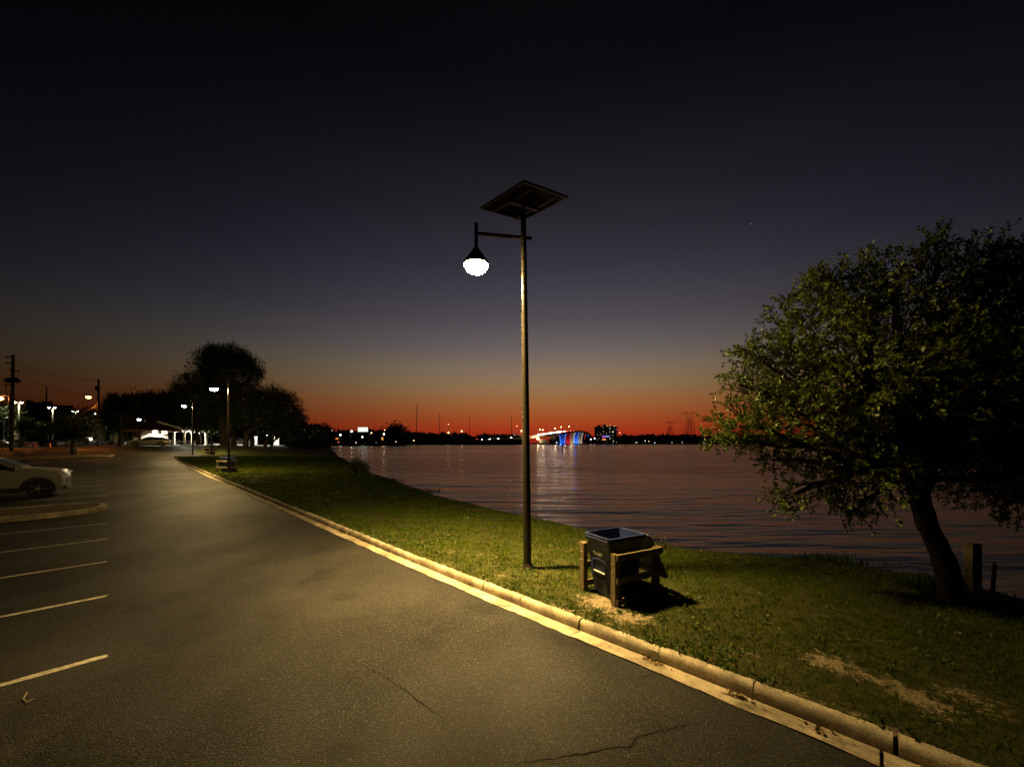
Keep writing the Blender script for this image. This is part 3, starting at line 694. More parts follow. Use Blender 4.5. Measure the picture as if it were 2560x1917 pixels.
def cart(base, rz, label, lid_open=True, emblem=None):
    """local x: from the front (x=0) to the hinge side; y across"""
    root = thing('rubbish_cart', label, 'bin', base, rz, 'blue wheeled carts')
    D, W, H = .74, .58, .98
    sec = lambda z, k, sh=0: rrect(D / 2 + sh, 0, z, D * k, W * k, .05 * k)
    b = MB(); b.loft([sec(.03, .74, .03), sec(.10, .77, .028), sec(.62, .88, .012), sec(.66, .94, .005), sec(H - .06, .985)], cap=False)
    inner = [sec(H - .06, .95), sec(.7, .90), sec(.3, .8)]
    b.loft(inner, cap=False); b.add(sec(.035, .74, .03), [tuple(range(20))])
    body = b.build('body', M_BINB, root, True)
    b = MB(); o_ = lambda z, k: rrect(D / 2, 0, z, D * k, W * k, .05)
    b.loft([o_(H - .065, .97), o_(H - .06, 1.045), o_(H - .035, 1.05), o_(H - .03, 1.015), o_(H - .012, 1.02), o_(H - .008, 1.05), o_(H + .008, 1.05), o_(H + .01, .96), o_(H - .06, .95)], cap=False)
    b.build('rim', M_BINB, root, True)
    # front: ribs, arch, black panel painted as the grab recess's shade, lift bar
    fx = lambda z: (D / 2 + .03) - D * .74 / 2 + (z - .03) * (-(D * .88 / 2 - .012) + (D * .74 / 2 - .03)) / .59
    rb = MB()
    for k in (-1, 1):
        rb.bar((fx(.08) - .012, k * .13, .08), (fx(.56) - .012, k * .15, .56), .035, .03)
    pts = [(fx(.56 + .05 * math.sin(math.pi * i / 8)) - .012, .15 * math.cos(math.pi * i / 8), .56 + .05 * math.sin(math.pi * i / 8)) for i in range(9)]
    rb.tube(pts, .017, 6); rb.build('front_ribs', M_BINB, root)
    rp = MB(); rp.box((fx(.40) - .003, 0, .40), (.008, .24, .28), Matrix.Rotation(.06, 3, 'Y')); rp.build('recess_shade_panel', mat('recess_shade', (.004, .004, .006), .6), root)
    lb = MB(); lb.tube([(fx(.40) - .03, -.13, .40), (fx(.40) - .03, .13, .40)], .014, 8); lb.build('lift_bar', M_GALV, root)
    text_mesh('T-1001', .075, 'printed_number', M_PRINT, root, Matrix.Translation((fx(.62) - .034, 0, .69)) @ Matrix.Rotation(R(-90), 4, 'Z') @ Matrix.Rotation(R(90), 4, 'X'))
    # emblem on the side
    em = MB(); cy_ = -W / 2 * .965 - .002
    em_m = emblem or M_PRINTD
    n = 24
    for r0, r1 in ((.085, .098), (.052, .06)):
        ring = [(.40 + r * math.cos(2 * math.pi * i / n), cy_ - .0015 - (.10) * 0, .80 + r * math.sin(2 * math.pi * i / n)) for r in (r0, r1) for i in range(n)]
        em.add(ring, [(i, (i + 1) % n, n + (i + 1) % n, n + i) for i in range(n)])
    for i in range(14):
        a = 2 * math.pi * i / 14; em.box((.40 + .072 * math.cos(a), cy_ - .001, .80 + .072 * math.sin(a)), (.013, .002, .013), Matrix.Rotation(-a, 3, 'Y'))
    em.bar((.375, cy_ - .001, .765), (.40, cy_ - .001, .838), .01, .002); em.bar((.40, cy_ - .001, .838), (.43, cy_ - .001, .77), .01, .002); em.box((.402, cy_ - .001, .775), (.06, .002, .012))
    em.build('emblem', em_m, root)
    # hinge, handle
    hg = MB()
    for k in (-1, -.33, .33, 1): hg.box((D + .03, k * W * .4, H - .03), (.07, .05, .06))
    hg.tube([(D + .07, -W * .46, H - .03), (D + .07, W * .46, H - .03)], .016, 8); hg.build('handle', M_BINB, root)
    ld = MB()
    if lid_open:   # hanging down behind
        Lm = Matrix.Translation((D + .09, 0, H - .02)) @ Matrix.Rotation(R(60), 4, 'Y')
    else: Lm = Matrix.Translation((D + .05, 0, H + .035)) @ Matrix.Rotation(R(182), 4, 'Y')
    q = lambda z, k: [Lm @ Vector(p) for p in rrect(.44 if lid_open else .39, 0, z * (1 if lid_open else -1), (.9 if lid_open else .80) * k, W * 1.1 * k, .06)]
    ld.loft([q(-.015, 1.0), q(.01, 1.0), q(.03, .9), q(.045, .6)]); ld.build('lid', M_BINB, root, True)
    for k in (-1, 1):
        wh = MB(); yy = k * (W / 2 - .03); wh.tube([(D - .06, yy - .03, .12), (D - .06, yy + .03, .12)], .12, 18); w_ = wh.build('wheel', M_RUBBER, root, True)
        hb = MB(); hb.tube([(D - .06, yy - .034, .12), (D - .06, yy + .034, .12)], .05, 12); hb.build('hub', M_GALV, w_)
    return root
def guard(base, rz, label, w=.74, d=.86, h=.82, m=None, low=True):
    """three-sided guard: open on local -x (front); base = near front post"""
    m = m or M_WOODG
    root = thing('timber_guard', label, 'bin guard', base, rz, 'timber guards round the carts')
    P = .09
    for x, y in ((0, 0), (0, w), (d, 0), (d, w)):
        mb = MB(); mb.box((x, y, h / 2 - .1), (P, P, h + .2)); mb.build('post', m, root)
    T, B = .038, .089
    for z in ((h - B / 2 - .002, .385, .07) if low else (h - B / 2 - .002, .36)):
        mb = MB(); mb.box((d / 2 + .02, -P / 2 - T / 2 - .001, z), (d + P + .02, T, B)); mb.build('rail', m, root)
        mb = MB(); mb.box((d / 2 + .02, w + P / 2 + T / 2 + .001, z), (d + P + .02, T, B)); mb.build('rail', m, root)
        mb = MB(); mb.box((d + P / 2 + T / 2 + .001, w / 2, z), (T, w + P - .01, B)); mb.build('rail', m, root)

    for z in (.50, .63):
        for y in (0, w): bt = MB(); bt.tube([(-P / 2 - .012, y, z), (-P / 2 + .01, y, z)], .009, 6); bt.build('bolt_head', M_GALV, root)
    return root
GY = R(28)
pn = ground(1538, 1513)
guard(pn, GY, 'timber post-and-rail guard round the nearest blue bin', .74, .86, .775)
ca = Vector((pn.x, pn.y, 0)) + Matrix.Rotation(GY, 3, 'Z') @ Vector((-.04, .37, 0)); ca.z = zat(ca.x, ca.y) - .01
cart(ca, GY, 'open dark blue wheeled bin nearest the tall lamp, lid hanging behind')
# second cart: side rails face the road
q2 = stand(556, 27.2)
g2 = R(4)
M_WOODW = mat('weathered_pale_timber', (.26, .225, .165), .8, 0, .2, .25, 9)
guard(q2 + Vector((-.28, -.1, 0)), g2, 'pale timber guard round the bin beside the middle lamp', .74, .82, .86, M_WOODW, False)
c2 = q2 + Vector((-.28, -.1, 0)) + Matrix.Rotation(g2, 3, 'Z') @ Vector((.04, .37, 0)); c2.z = zat(c2.x, c2.y)
o2 = cart(c2, g2, 'blue wheeled bin with pale round emblem beside the middle lamp', False, M_PRINTW)
q3 = stand(517, 47.5)
guard(q3 + Vector((-.45, 0, 0)), R(2), 'white timber guard beyond the farthest lawn lamp', .74, .84, .84, M_WOODW, False)
c3 = q3 + Vector((-.41, .37, 0)); c3.z = zat(c3.x, c3.y)
cart(c3, R(2), 'dark bin inside the white guard beyond the farthest lawn lamp', False)

# ------------------------------------------------------------------ leaves and trees
def leaf_cloud(name, C, D, length, width, m, parent, seed=1, kind=None):
    r = np.random.default_rng(seed); n = len(C)
    D = D / (np.linalg.norm(D, axis=1, keepdims=True) + 1e-9)
    q = r.normal(size=(n, 3)); S = np.cross(D, q); S /= (np.linalg.norm(S, axis=1, keepdims=True) + 1e-9); Nn = np.cross(D, S)
    L_ = (length * r.uniform(.65, 1.25, n))[:, None]; W_ = (width * r.uniform(.7, 1.25, n))[:, None]
    V = np.empty((n, 4, 3)); V[:, 0] = C; V[:, 1] = C + D * L_ * .45 + S * W_ * .5 + Nn * W_ * .15
    V[:, 2] = C + D * L_; V[:, 3] = C + D * L_ * .45 - S * W_ * .5 + Nn * W_ * .15
    me = bpy.data.meshes.new(name); me.vertices.add(4 * n); me.loops.add(4 * n); me.polygons.add(n)
    me.vertices.foreach_set('co', V.reshape(-1)); me.loops.foreach_set('vertex_index', np.arange(4 * n, dtype=np.int32))
    me.polygons.foreach_set('loop_start', np.arange(0, 4 * n, 4, dtype=np.int32)); me.update(calc_edges=True)
    return link(name, me, m, parent, kind)
def limb(mb, a, b_, r0, r1, wob=.08, n=6, k=7, sag=0.0):
    a, b_ = Vector(a), Vector(b_); L_ = (b_ - a).length
    pts = []
    for i in range(n + 1):
        u = i / n; p = a.lerp(b_, u)
        if 0 < i < n: p += Vector((random.uniform(-1, 1), random.uniform(-1, 1), random.uniform(-1, 1))) * wob * L_
        p.z += sag * math.sin(math.pi * u) * L_
        pts.append(p)
    mb.tube(pts, [r0 + (r1 - r0) * i / n for i in range(n + 1)], k)
    return pts
def crown_points(lobes, ncl, seed, shell=.55):
    """cluster centres and outward directions spread through the lobes"""
    r = np.random.default_rng(seed); W = np.array([l[3] ** 2 for l in lobes]); idx = r.choice(len(lobes), ncl, p=W / W.sum())
    Lb = np.array([l[:4] for l in lobes])[idx]; d = r.normal(size=(ncl, 3)); d /= np.linalg.norm(d, axis=1, keepdims=True)
    rad = (shell + (1 - shell) * r.uniform(0, 1, ncl)) * Lb[:, 3] * (1 + .16 * (r.uniform(0, 1, ncl) ** 3) * 2)
    rad = rad * (.86 + .3 * vnoise(d[:, 0] * 3 + idx * 7.1, d[:, 1] * 3 + d[:, 2] * 4, seed))
    C = Lb[:, :3] + d * rad[:, None] * np.array([1, 1, .82])
    return C, d
def tree(name, label, base, trunk_top, tr, lobes, ncl, per, leaf, m, seed, spread=None, group=None, cat='tree', limbs=6, bark=None, shell=.55, loc_lobes=True):
    root = thing(name, label, cat, base, 0, group)
    r = np.random.default_rng(seed); random.seed(seed)
    tt = Vector(trunk_top)
    mb = MB(); limb(mb, (0, 0, -.2), tt, tr, tr * .7, .03, 6, 9)
    for l in lobes[:limbs]:
        limb(mb, tt - Vector((0, 0, .2)), Vector(l[:3]) , tr * .5, tr * .1, .06, 6, 6, .06)
    mb.build('trunk', bark or M_BARK, root, True)
    C, d = crown_points(lobes, ncl, seed, shell)
    sp = spread or leaf * 1.15
    CC = np.repeat(C, per, 0) + r.normal(size=(ncl * per, 3)) * sp + np.repeat(d, per, 0) * r.uniform(-1, 1.3, ncl * per)[:, None] * sp
    DD = np.repeat(d, per, 0) * .6 + r.normal(size=(ncl * per, 3)) * .7
    leaf_cloud('crown', CC, DD, leaf, leaf * .55, m, root, seed)
    return root

# the live oak at the right
def oak():
    base = ground(2385, 1505); base.z -= .03
    lob_px = [(1845, 1065, 6.9, 78), (1905, 985, 7.0, 95), (1960, 920, 7.3, 130), (2035, 830, 7.2, 135), (2010, 1060, 6.8, 130), (2110, 760, 7.6, 130), (2150, 930, 6.6, 170),
              (2235, 780, 7.2, 140), (2340, 700, 7.6, 120), (2450, 740, 8.0, 140), (2560, 760, 7.6, 170), (2290, 930, 6.8, 190), (2430, 950, 6.9, 190), (2600, 950, 7.2, 220),
              (2060, 1190, 6.8, 105), (2170, 1190, 6.5, 110), (2290, 1120, 7.2, 150), (2450, 1150, 7.6, 150), (2590, 1190, 7.4, 170), (2330, 940, 8.6, 260), (2560, 1000, 8.8, 300), (2760, 1000, 7.6, 300),
              (2000, 1000, 8.0, 140), (2200, 1050, 8.4, 200), (2340, 610, 7.6, 40), (2320, 640, 7.5, 50), (2195, 660, 7.3, 50), (2240, 690, 7.2, 45), (2035, 712, 7.3, 40), (2075, 705, 7.3, 45), (1950, 765, 7.2, 40), (1870, 880, 7.1, 42), (1845, 960, 7.0, 36), (2450, 640, 7.8, 60), (2540, 640, 7.8, 60), (1930, 1150, 6.8, 40), (1960, 1250, 6.7, 38), (2130, 1280, 6.5, 42), (1800, 1090, 6.9, 36)]
    lobes = []
    for px, py, Y, rp in lob_px:
        p = at(px, py, Y) - base; lobes.append((p.x, p.y, p.z, rp / F * Y * (.9 if rp > 90 else 1)))
    root = thing('live_oak', 'leafy oak leaning over the bank at the right edge, lit by the lamp', 'tree', base)
    random.seed(11); r = np.random.default_rng(11)
    mb = MB(); fork = at(2305, 1268, 6.45) - base; top = at(2280, 1120, 6.65) - base
    mb.bark([(0, 0, -.25), (-.02, 0, .05), (-.05, .0, .35), (-.17, .02, .8), fork * .82 + Vector((-.01, 0, 0)), fork, top], [.28, .20, .165, .15, .135, .128, .10])
    tw = MB()
    for i, l in enumerate(lobes):
        a = fork.lerp(top, random.uniform(0, 1)); e = Vector(l[:3])
        pts = limb(mb, a, e, .075, .022, .035, 7, 7, .05)
        for k in range(5):
            d = Vector(r.normal(size=3)).normalized(); limb(tw, pts[4 + k % 3], e + d * l[3] * .95, .016, .004, .04, 5, 4)
    mb.build('trunk', M_BARK, root, True)
    C, d = crown_points(lobes, 14500, 12, .36)
    # thin the cloud into sprays: twigs carry the leaves
    per = 15; n = len(C)
    dd = d + np.array([0, 0, -.1]) + r.normal(size=d.shape) * .45; dd /= np.linalg.norm(dd, axis=1, keepdims=True)
    u = np.tile(np.linspace(0, 1, per), n)[:, None]; tl = np.repeat(r.uniform(.16, .36, n), per)[:, None]
    B = np.repeat(C, per, 0) + np.repeat(dd, per, 0) * (u - .35) * tl
    side = r.normal(size=B.shape); side -= np.repeat(dd, per, 0) * (side * np.repeat(dd, per, 0)).sum(1, keepdims=True); side /= np.linalg.norm(side, axis=1, keepdims=True)
    D = np.repeat(dd, per, 0) * .65 + side * .8
    clump = .65 * vnoise(C[:, 0] * 1.5 + 9, C[:, 2] * 1.5 + C[:, 1] * .9, 41) + .35 * vnoise(C[:, 0] * 3.4 + 2, C[:, 2] * 3.4 - C[:, 1] * 1.7, 42); keep = np.repeat((clump > .36) | (r.uniform(0, 1, n) < .14), per)
    leaf_cloud('crown', B[keep], D[keep], .075, .037, M_LEAF, root, 13)
    for i in range(0, n, 9):
        a = Vector(C[i] - dd[i] * .16); b_ = Vector(C[i] + dd[i] * .2); tw.tube([a, b_], [.006, .003], 4, False)
    tw.build('twigs', M_BARK, root)
    return root
oak()

# ------------------------------------------------------------------ small things near the camera
random.seed(5)
pt = stand(2432, 7.35)
post = thing('mooring_post', 'pale square timber post just behind the leaning oak trunk', 'post', pt)
mb = MB(); mb.box((0, 0, .40), (.17, .15, 1.0)); mb.box((0, 0, .905), (.15, .13, .012)); mb.build('shaft', mat('old_post_timber', (.12, .105, .06), .85, 0, .2, .3, 10), post)
pk = stand(2480, 6.9)
stk = thing('stake', 'thin dark stake in the bank right of the oak', 'stake', pk)
mb = MB(); mb.tube([(0, 0, -.2), (.02, 0, .3), (.05, 0, .62)], [.035, .03, .026], 7); mb.build('rod', M_BARK, stk)
# reeds and tufts at the water's edge
def tuft(px, py, n, h, spread, label, m=None, lean=.25, w=.012):
    base = ground(px, py); root = thing('reed_tuft', label, 'reeds', base, 0, 'tufts at the water edge')
    mb = MB()
    for i in range(n):
        x, y = random.gauss(0, spread), random.gauss(0, spread * .6); hh = h * random.uniform(.45, 1.1); a = random.uniform(0, 6.28); l = lean * hh
        mb.add([(x - w, y, -.03), (x + w, y, -.03), (x + math.cos(a) * l * .4 + w * .5, y + math.sin(a) * l * .4, hh * .6), (x + math.cos(a) * l, y + math.sin(a) * l, hh)], [(0, 1, 2), (0, 2, 3)])
    o = mb.build('stems', m or M_REED, root); o['kind'] = 'stuff'
tuft(1655, 1372, 16, .42, .09, 'thin upright reeds on the bank behind the nearest bin')
tuft(2110, 1408, 150, .2, .35, 'dark grass tuft on the bank edge left of the oak', M_GRASS)
tuft(2030, 1400, 90, .2, .3, 'low grass tuft on the bank edge, nearer the bin than the oak', M_GRASS)
tuft(2330, 1470, 110, .28, .28, 'tall dark weeds at the left foot of the oak', M_GRASS)
tuft(2440, 1505, 90, .25, .3, 'weeds at the right foot of the oak', M_GRASS)
tuft(1020, 1262, 90, .22, .6, 'pale low weeds on the lawn towards the water', M_GRASS, .4, .02)
# driftwood on the bank
for i, (px, py, L_, a, lab) in enumerate([(1150, 1270, 1.1, .2, 'dead branch lying on the bank above the water'), (1185, 1278, .8, -.3, 'short dead stick beside the branch on the bank')]):
    b_ = ground(px, py, .03); d = thing('driftwood', lab, 'branch', b_, a, 'driftwood on the bank'); mb = MB()
    limb(mb, (-L_ / 2, 0, .02), (L_ / 2, .05, .05), .03, .012, .05, 7, 6); limb(mb, (0, 0, .03), (L_ * .3, .25, .12), .016, .006, .05, 4, 5); mb.build('branch', M_BARK, d)
# dry leaves swept into the gutter
M_DRY = leafmat('dry_leaf', (.10, .06, .025), (.22, .14, .06), .1, .8, .1, 9)
for (px, py, n, lab) in [(1640, 1650, 26, 'small heap of dry leaves in the gutter near the bin'), (1850, 1742, 34, 'larger heap of dry leaves against the kerb'), (2045, 1815, 16, 'few dry leaves in the gutter nearest the camera')]:
    p = ground(px, py, .05); s0, t0 = st(p.x, p.y); t0 = float(tkerb(s0)) + .17
    C = []; D = []
    for i in range(n):
        a, b_ = s0 + random.gauss(0, .09), t0 + random.gauss(0, .025); x, y = xy(a, b_); C.append((x, y, float(zroad(a, b_)) + random.uniform(.006, .02))); D.append((random.gauss(0, 1), random.gauss(0, 1), random.gauss(0, .25)))
    o = leaf_cloud('leaf_litter', np.array(C), np.array(D), .05, .035, M_DRY, None, n, 'stuff'); o['label'] = lab
# scattered leaves, one by one
k = 0
for (px, py) in [(1265, 1470), (1740, 1705), (1010, 1640), (1260, 1622), (1385, 1620), (925, 1718)]:
    pass
# bent twig lying in the parking bay
tp = ground(60, 1745, .045); tw = thing('twig', 'pale bent twig lying on the asphalt at lower left', 'twig', Vector((0, 0, 0)))
pts = [ground(a, b_, .048) for a, b_ in ((68, 1736), (58, 1746), (55, 1752), (66, 1754), (84, 1753))]
pts = [Vector((p.x, p.y, float(zroad(*st(p.x, p.y))) + .007)) for p in pts]
mb = MB(); mb.tube(pts, [.006, .007, .008, .006, .005], 6); mb.build('stem', mat('bleached_twig', (.22, .19, .13), .8), tw)
tw2 = thing('twig', 'small dark twig lying in the road near the gutter', 'twig', Vector((0, 0, 0)))
pts = [ground(a, b_, .048) for a, b_ in ((1245, 1515), (1262, 1516), (1278, 1515))]; pts = [Vector((p.x, p.y, float(zroad(*st(p.x, p.y))) + .008)) for p in pts]
mb = MB(); mb.tube(pts, [.005, .008, .004], 6); mb.build('stem', M_BARK, tw2)
# splashes on the asphalt
M_SPLASH = mat('dried_splash', (.35, .32, .27), .85, 0, .2, .3, 30)
for (px, py, n, sp) in [(175, 1352, 9, .10), (205, 1325, 6, .12), (195, 1424, 5, .07), (185, 1446, 2, .05)]:
    for i in range(n):
        p = ground(px, py, .04); x, y = p.x + random.gauss(0, sp * 2), p.y + random.gauss(0, sp); rr = random.uniform(.004, .016)
        z = float(zroad(*st(x, y))) + .004; m_ = MB()
        m_.add([(x + rr * random.uniform(.5, 1.2) * 1.6 * math.cos(j), y + rr * random.uniform(.5, 1.2) * math.sin(j), z) for j in np.linspace(0, 6.28, 9)[:-1]], [tuple(range(8))]); m_.build('splash_mark', M_SPLASH, road)

# ------------------------------------------------------------------ vehicles
M_CARW = mat('white_car_paint', (.25, .245, .215), .28, 0, .5, .03, 3)
M_CARS = mat('silver_car_paint', (.22, .20, .165), .3, .3, .5, .03, 3)
M_CLAD = mat('black_cladding', (.015, .015, .015), .6)
M_TAIL = glow('tail_light_lit', (1, .05, .03), 4)
SUV = [(2.26, .42, .88, .95, .70, .5), (2.14, .30, 1.04, 1.10, .86, .66), (1.5, .27, 1.12, 1.18, .915, .72), (.95, .27, 1.14, 1.22, .925, .76), (.15, .27, 1.16, 1.64, .925, .67),
       (-.6, .27, 1.17, 1.72, .925, .68), (-1.6, .27, 1.19, 1.68, .915, .66), (-2.08, .3, 1.18, 1.5, .88, .62), (-2.3, .42, 1.0, 1.1, .8, .6)]
SED = [(2.28, .38, .60, .66, .6, .45), (2.1, .24, .74, .80, .82, .6), (1.4, .2, .84, .90, .88, .68), (.95, .2, .88, .95, .89, .72), (.1, .2, .90, 1.42, .89, .6),
       (-.5, .2, .92, 1.47, .89, .6), (-1.2, .2, .95, 1.36, .88, .58), (-1.95, .24, .98, 1.08, .85, .62), (-2.25, .36, .9, .98, .78, .56)]
def car(name, label, loc, rz, paint, prof, group, wheel=.35, wb=1.36, detail=True, cat='car', head=None, tail=None):
    root = thing(name, label, cat, loc, rz, group)
    secs = []
    for (x, z0, zb, zt, w, wt) in prof:
        h = [(w * .9, z0), (w * .985, z0 + .14), (w, (z0 + zb) / 2 + .05), (w * .965, zb), (wt, zt), (wt * .5, zt + .025)]
        secs.append([(x, y, z) for y, z in h] + [(x, -y, z) for y, z in reversed(h)])
    mb = MB(); mb.loft(secs); mb.build('body', paint, root, True)
    def pt(i, y, u):   # on the side between belt (0) and roof edge (1) at fractional station i
        k = int(i); f_ = i - k; a = prof[k]; b_ = prof[min(k + 1, len(prof) - 1)]; L2 = lambda q: a[q] + (b_[q] - a[q]) * f_
        return Vector((L2(0), (L2(4) * .965 + (L2(5) - L2(4) * .965) * u + .006) * y, L2(2) + (L2(3) - L2(2)) * u))
    for y in (1, -1):
        for (i0, i1, u0, i2) in ((3.2, 4.95, .08, 4.12), (5.02, 5.98, .08, 5.02), (6.05, 6.95, .08, 6.05)):
            mb = MB(); mb.add([pt(i0, y, .1), pt((i0 + i1) / 2, y, .08), pt(i1, y, .1), pt(i1 if i0 < 6 else 6.55, y, .84), pt((max(i2, i0) + i1) / 2 if i0 < 6 else 6.3, y, .86), pt(max(i2, i0), y, .82)], [(0, 1, 4, 5), (1, 2, 3, 4)]); mb.build('side_window', M_GLASS, root)
        if detail:
            for i0 in (4.3, 5.4):
                p = pt(i0, y, -.25); hd = MB(); hd.box(p + Vector((-.25, y * .02, -.02)), (.16, .02, .03)); hd.build('door_handle', M_CHROME if y < 0 else paint, root)
            mm = MB(); p = pt(3.35, y, .12); mm.box(p + Vector((.05, y * .1, .04)), (.12, .2, .13)); mm.build('mirror', M_CLAD, root)
            for i0 in (3.9, 5.0, 6.0):
                a, b_ = pt(i0, y, 0), pt(i0, y, 0); sm_ = MB(); sm_.bar(a + Vector((0, y * .012, 0)), (a.x, y * (prof[4][4] + .003), prof[4][1] + .2), .008, .008); sm_.build('door_seam', M_CLAD, root)
    for (a, b_) in ((3, 4), (7, 6)):
        A, B = prof[a], prof[b_]; mb = MB(); o = Vector((.012 if a == 3 else -.012, 0, .03))
        p = [Vector((A[0] + (B[0] - A[0]) * u, y * (A[5] + (B[5] - A[5]) * u) * .9, A[3] + (B[3] - A[3]) * u)) + o for u, y in ((.1, 1), (.1, -1), (.92, -1), (.92, 1))]
        mb.add(p, [(0, 1, 2, 3)]); mb.build('windscreen' if a == 3 else 'rear_window', M_GLASS, root)
    for x in (wb, -wb):
        for y in (1, -1):
            w = prof[3][4]; tr_ = MB(); tr_.tube([(x, y * (w - .2), wheel), (x, y * (w - .02), wheel), (x, y * (w + .012), wheel)], [wheel, wheel, wheel * .93], 24); t_ = tr_.build('wheel', M_RUBBER, root, True)
            rm = MB(); n = 5
            for i in range(n):
                a = 2 * math.pi * i / n; rm.bar((x, y * (w + .018), wheel), (x + math.cos(a) * wheel * .66, y * (w + .016), wheel + math.sin(a) * wheel * .66), .05, .012)
            rm.tube([(x, y * (w - .0), wheel), (x, y * (w + .022), wheel)], wheel * .16, 10); rm.build('rim', M_GALV, t_)
            if detail:
                ar = MB(); rr = wheel * 1.22
                v = []
                for i in range(17):
                    a = R(-12 + 204 * i / 16); v += [(x + math.cos(a) * rr * .98, y * (w + .008), wheel * .98 + math.sin(a) * rr * .98), (x + math.cos(a) * rr * 1.13, y * (w + .006), wheel * .98 + math.sin(a) * rr * 1.13)]
                ar.add(v, [(2 * i, 2 * i + 1, 2 * i + 3, 2 * i + 2) for i in range(16)])
                v2 = [(x + math.cos(R(-12 + 204 * i / 16)) * rr, y * (w + .004), wheel * .98 + math.sin(R(-12 + 204 * i / 16)) * rr) for i in range(17)]
                ar.add(v2, [tuple(range(17))]); ar.build('wheel_arch', M_CLAD, root)
    for y in (1, -1):
        A = prof[1]; h_ = MB(); h_.box((A[0] - .02, y * A[4] * .84, A[2] - .06), (.22, .26, .09), Matrix.Rotation(-y * .35, 3, 'Z')); h_.build('headlight', head or mat('headlight_lens', (.5, .5, .48), .12, 0, .6), root)
        B = prof[-2]; t_ = MB(); t_.box((B[0] - .06, y * B[4] * .86, B[2] - .1), (.14, .2, .16), Matrix.Rotation(y * .3, 3, 'Z')); t_.build('tail_light', tail or mat('tail_lens', (.18, .01, .01), .2), root)
    if detail:
        sl = MB()
        for y in (1, -1): sl.box((0, y * (prof[3][4] * .97), prof[3][1] + .05), (2 * wb - .9, .07, .2))
        sl.build('sill', M_CLAD, root)
        g = MB(); g.box((prof[0][0] - .03, 0, .62), (.1, 1.1, .28)); g.build('grille', M_CLAD, root)
        g = MB(); g.box((prof[0][0] - .06, 0, .36), (.2, 1.3, .16)); g.build('bumper', M_CLAD, root)
        for y in (1, -1): g = MB(); g.box((prof[0][0] - .08, y * .62, .5), (.1, .16, .06)); g.build('fog_light', M_CHROME, root)
    return root
sc_ = S1 + 7 * DZ + 1.28; tc_ = -2.62
x, y = -21.55, 15.95; sc_, tc_ = st(x, y)
car('parked_car', 'white car with black wheel arches backed into a bay at the left edge', Vector((x, y, float(zroad(sc_, tc_)))), R(42), M_CARW, [(q[0] * .88, *q[1:]) for q in SUV], 'cars parked in the park', .36, 1.26)
p = at(374, 1117, 56); p.z = float(zroad(*st(p.x, p.y)))
car('parked_car', 'silver sedan parked in front of the small brown-roofed building', p, R(216), M_CARS, SED, 'cars parked in the park', .33, 1.35)

# ------------------------------------------------------------------ restroom building and pavilion
def hip_roof(mb, x0, x1, y0, y1, z0, z1, ridge=.5, th=.14):
    """roof slabs of a hip roof, ridge along x"""
    d = (y1 - y0) / 2 * ridge * 2; a, b_ = x0 + d, x1 - d; ym = (y0 + y1) / 2
    v = [(x0, y0, z0), (x1, y0, z0), (x1, y1, z0), (x0, y1, z0), (a, ym, z1), (b_, ym, z1)]
    mb.add(v + [(p[0], p[1], p[2] - th) for p in v[:4]], [(0, 1, 5, 4), (1, 2, 5), (2, 3, 4, 5), (3, 0, 4), (0, 6, 7, 1), (1, 7, 8, 2), (2, 8, 9, 3), (3, 9, 6, 0), (6, 9, 8, 7)])
    return a, b_, ym
Yb = 62.0
bz = zat(*at(380, 1113, Yb).xy) + .0
bz = CAMZ + (HY - 1113) / F * Yb
PHB = math.atan((380 - CX) / F)
def bx(px): return (px - 380) / F * Yb * math.cos(PHB)
M_WALL = mat('pale_lap_siding', (.55, .54, .50), .8, 0, .2, .06, 4)
M_ROOF = mat('brown_metal_roof', (.10, .035, .022), .5, .2, .4, .15, 3)
M_BRN = mat('dark_brown_trim', (.07, .04, .025), .7)
rt = thing('restroom_building', 'small brown-roofed park building with a floodlit pale wall', 'building', ((380 - CX) / F * Yb, Yb, bz), -PHB)
ox = bx(380)
W0, W1, ye = bx(343) - ox, bx(420) - ox, 38 / F * Yb
mb = MB(); mb.box(((W0 + W1) / 2, 2.4, ye / 2 - .3), (W1 - W0, 4.8, ye + .6)); mb.build('core_wall', M_BRN, rt)
for i in range(14):   # lap siding boards of the lit front
    z = .12 + i * .115; mb = MB(); mb.box(((bx(355) + bx(419)) / 2 - ox, -.02 - .008, z + .05), (bx(419) - bx(355), .03, .108), Matrix.Rotation(.1, 3, 'X')); mb.build('siding_board', M_WALL, rt)
mb = MB(); 
mb.box((bx(354) - ox, -.05, .9), (.1, .08, 1.85)); mb.build('corner_trim', M_WHITE, rt)
mb = MB(); mb.box((bx(420) - ox, -.05, .9), (.1, .08, 1.85)); mb.build('corner_trim', M_WHITE, rt)
mb = MB(); mb.box(((bx(355) + bx(419)) / 2 - ox, -.05, 1.80), (bx(419) - bx(355), .09, .07)); mb.build('belt_trim', M_WHITE, rt)
M_LOUV = mat('frosted_panel_dim', (.35, .36, .36), .6)
for a, b_, m_ in ((357, 371, M_LOUV), (404, 419, glow('frosted_panel_lit', (1, .93, .75), 2.2))):
    mb = MB(); mb.box(((bx(a) + bx(b_)) / 2 - ox, -.03, 2.15), (bx(b_) - bx(a), .05, .55)); w_ = mb.build('window', m_, rt)
    mb = MB(); mb.box(((bx(a) + bx(b_)) / 2 - ox, -.04, 2.455), (bx(b_) - bx(a) + .1, .07, .05)); mb.box(((bx(a) + bx(b_)) / 2 - ox, -.04, 1.86), (bx(b_) - bx(a) + .1, .07, .05)); mb.build('window_frame', M_BRN, w_)
lw = bx(388) - ox
mb = MB(); mb.box((lw, -.12, 2.2), (.5, .14, .35)); mb.build('wall_light', glow('wall_light_lit', (1, .92, .72), 30), rt)
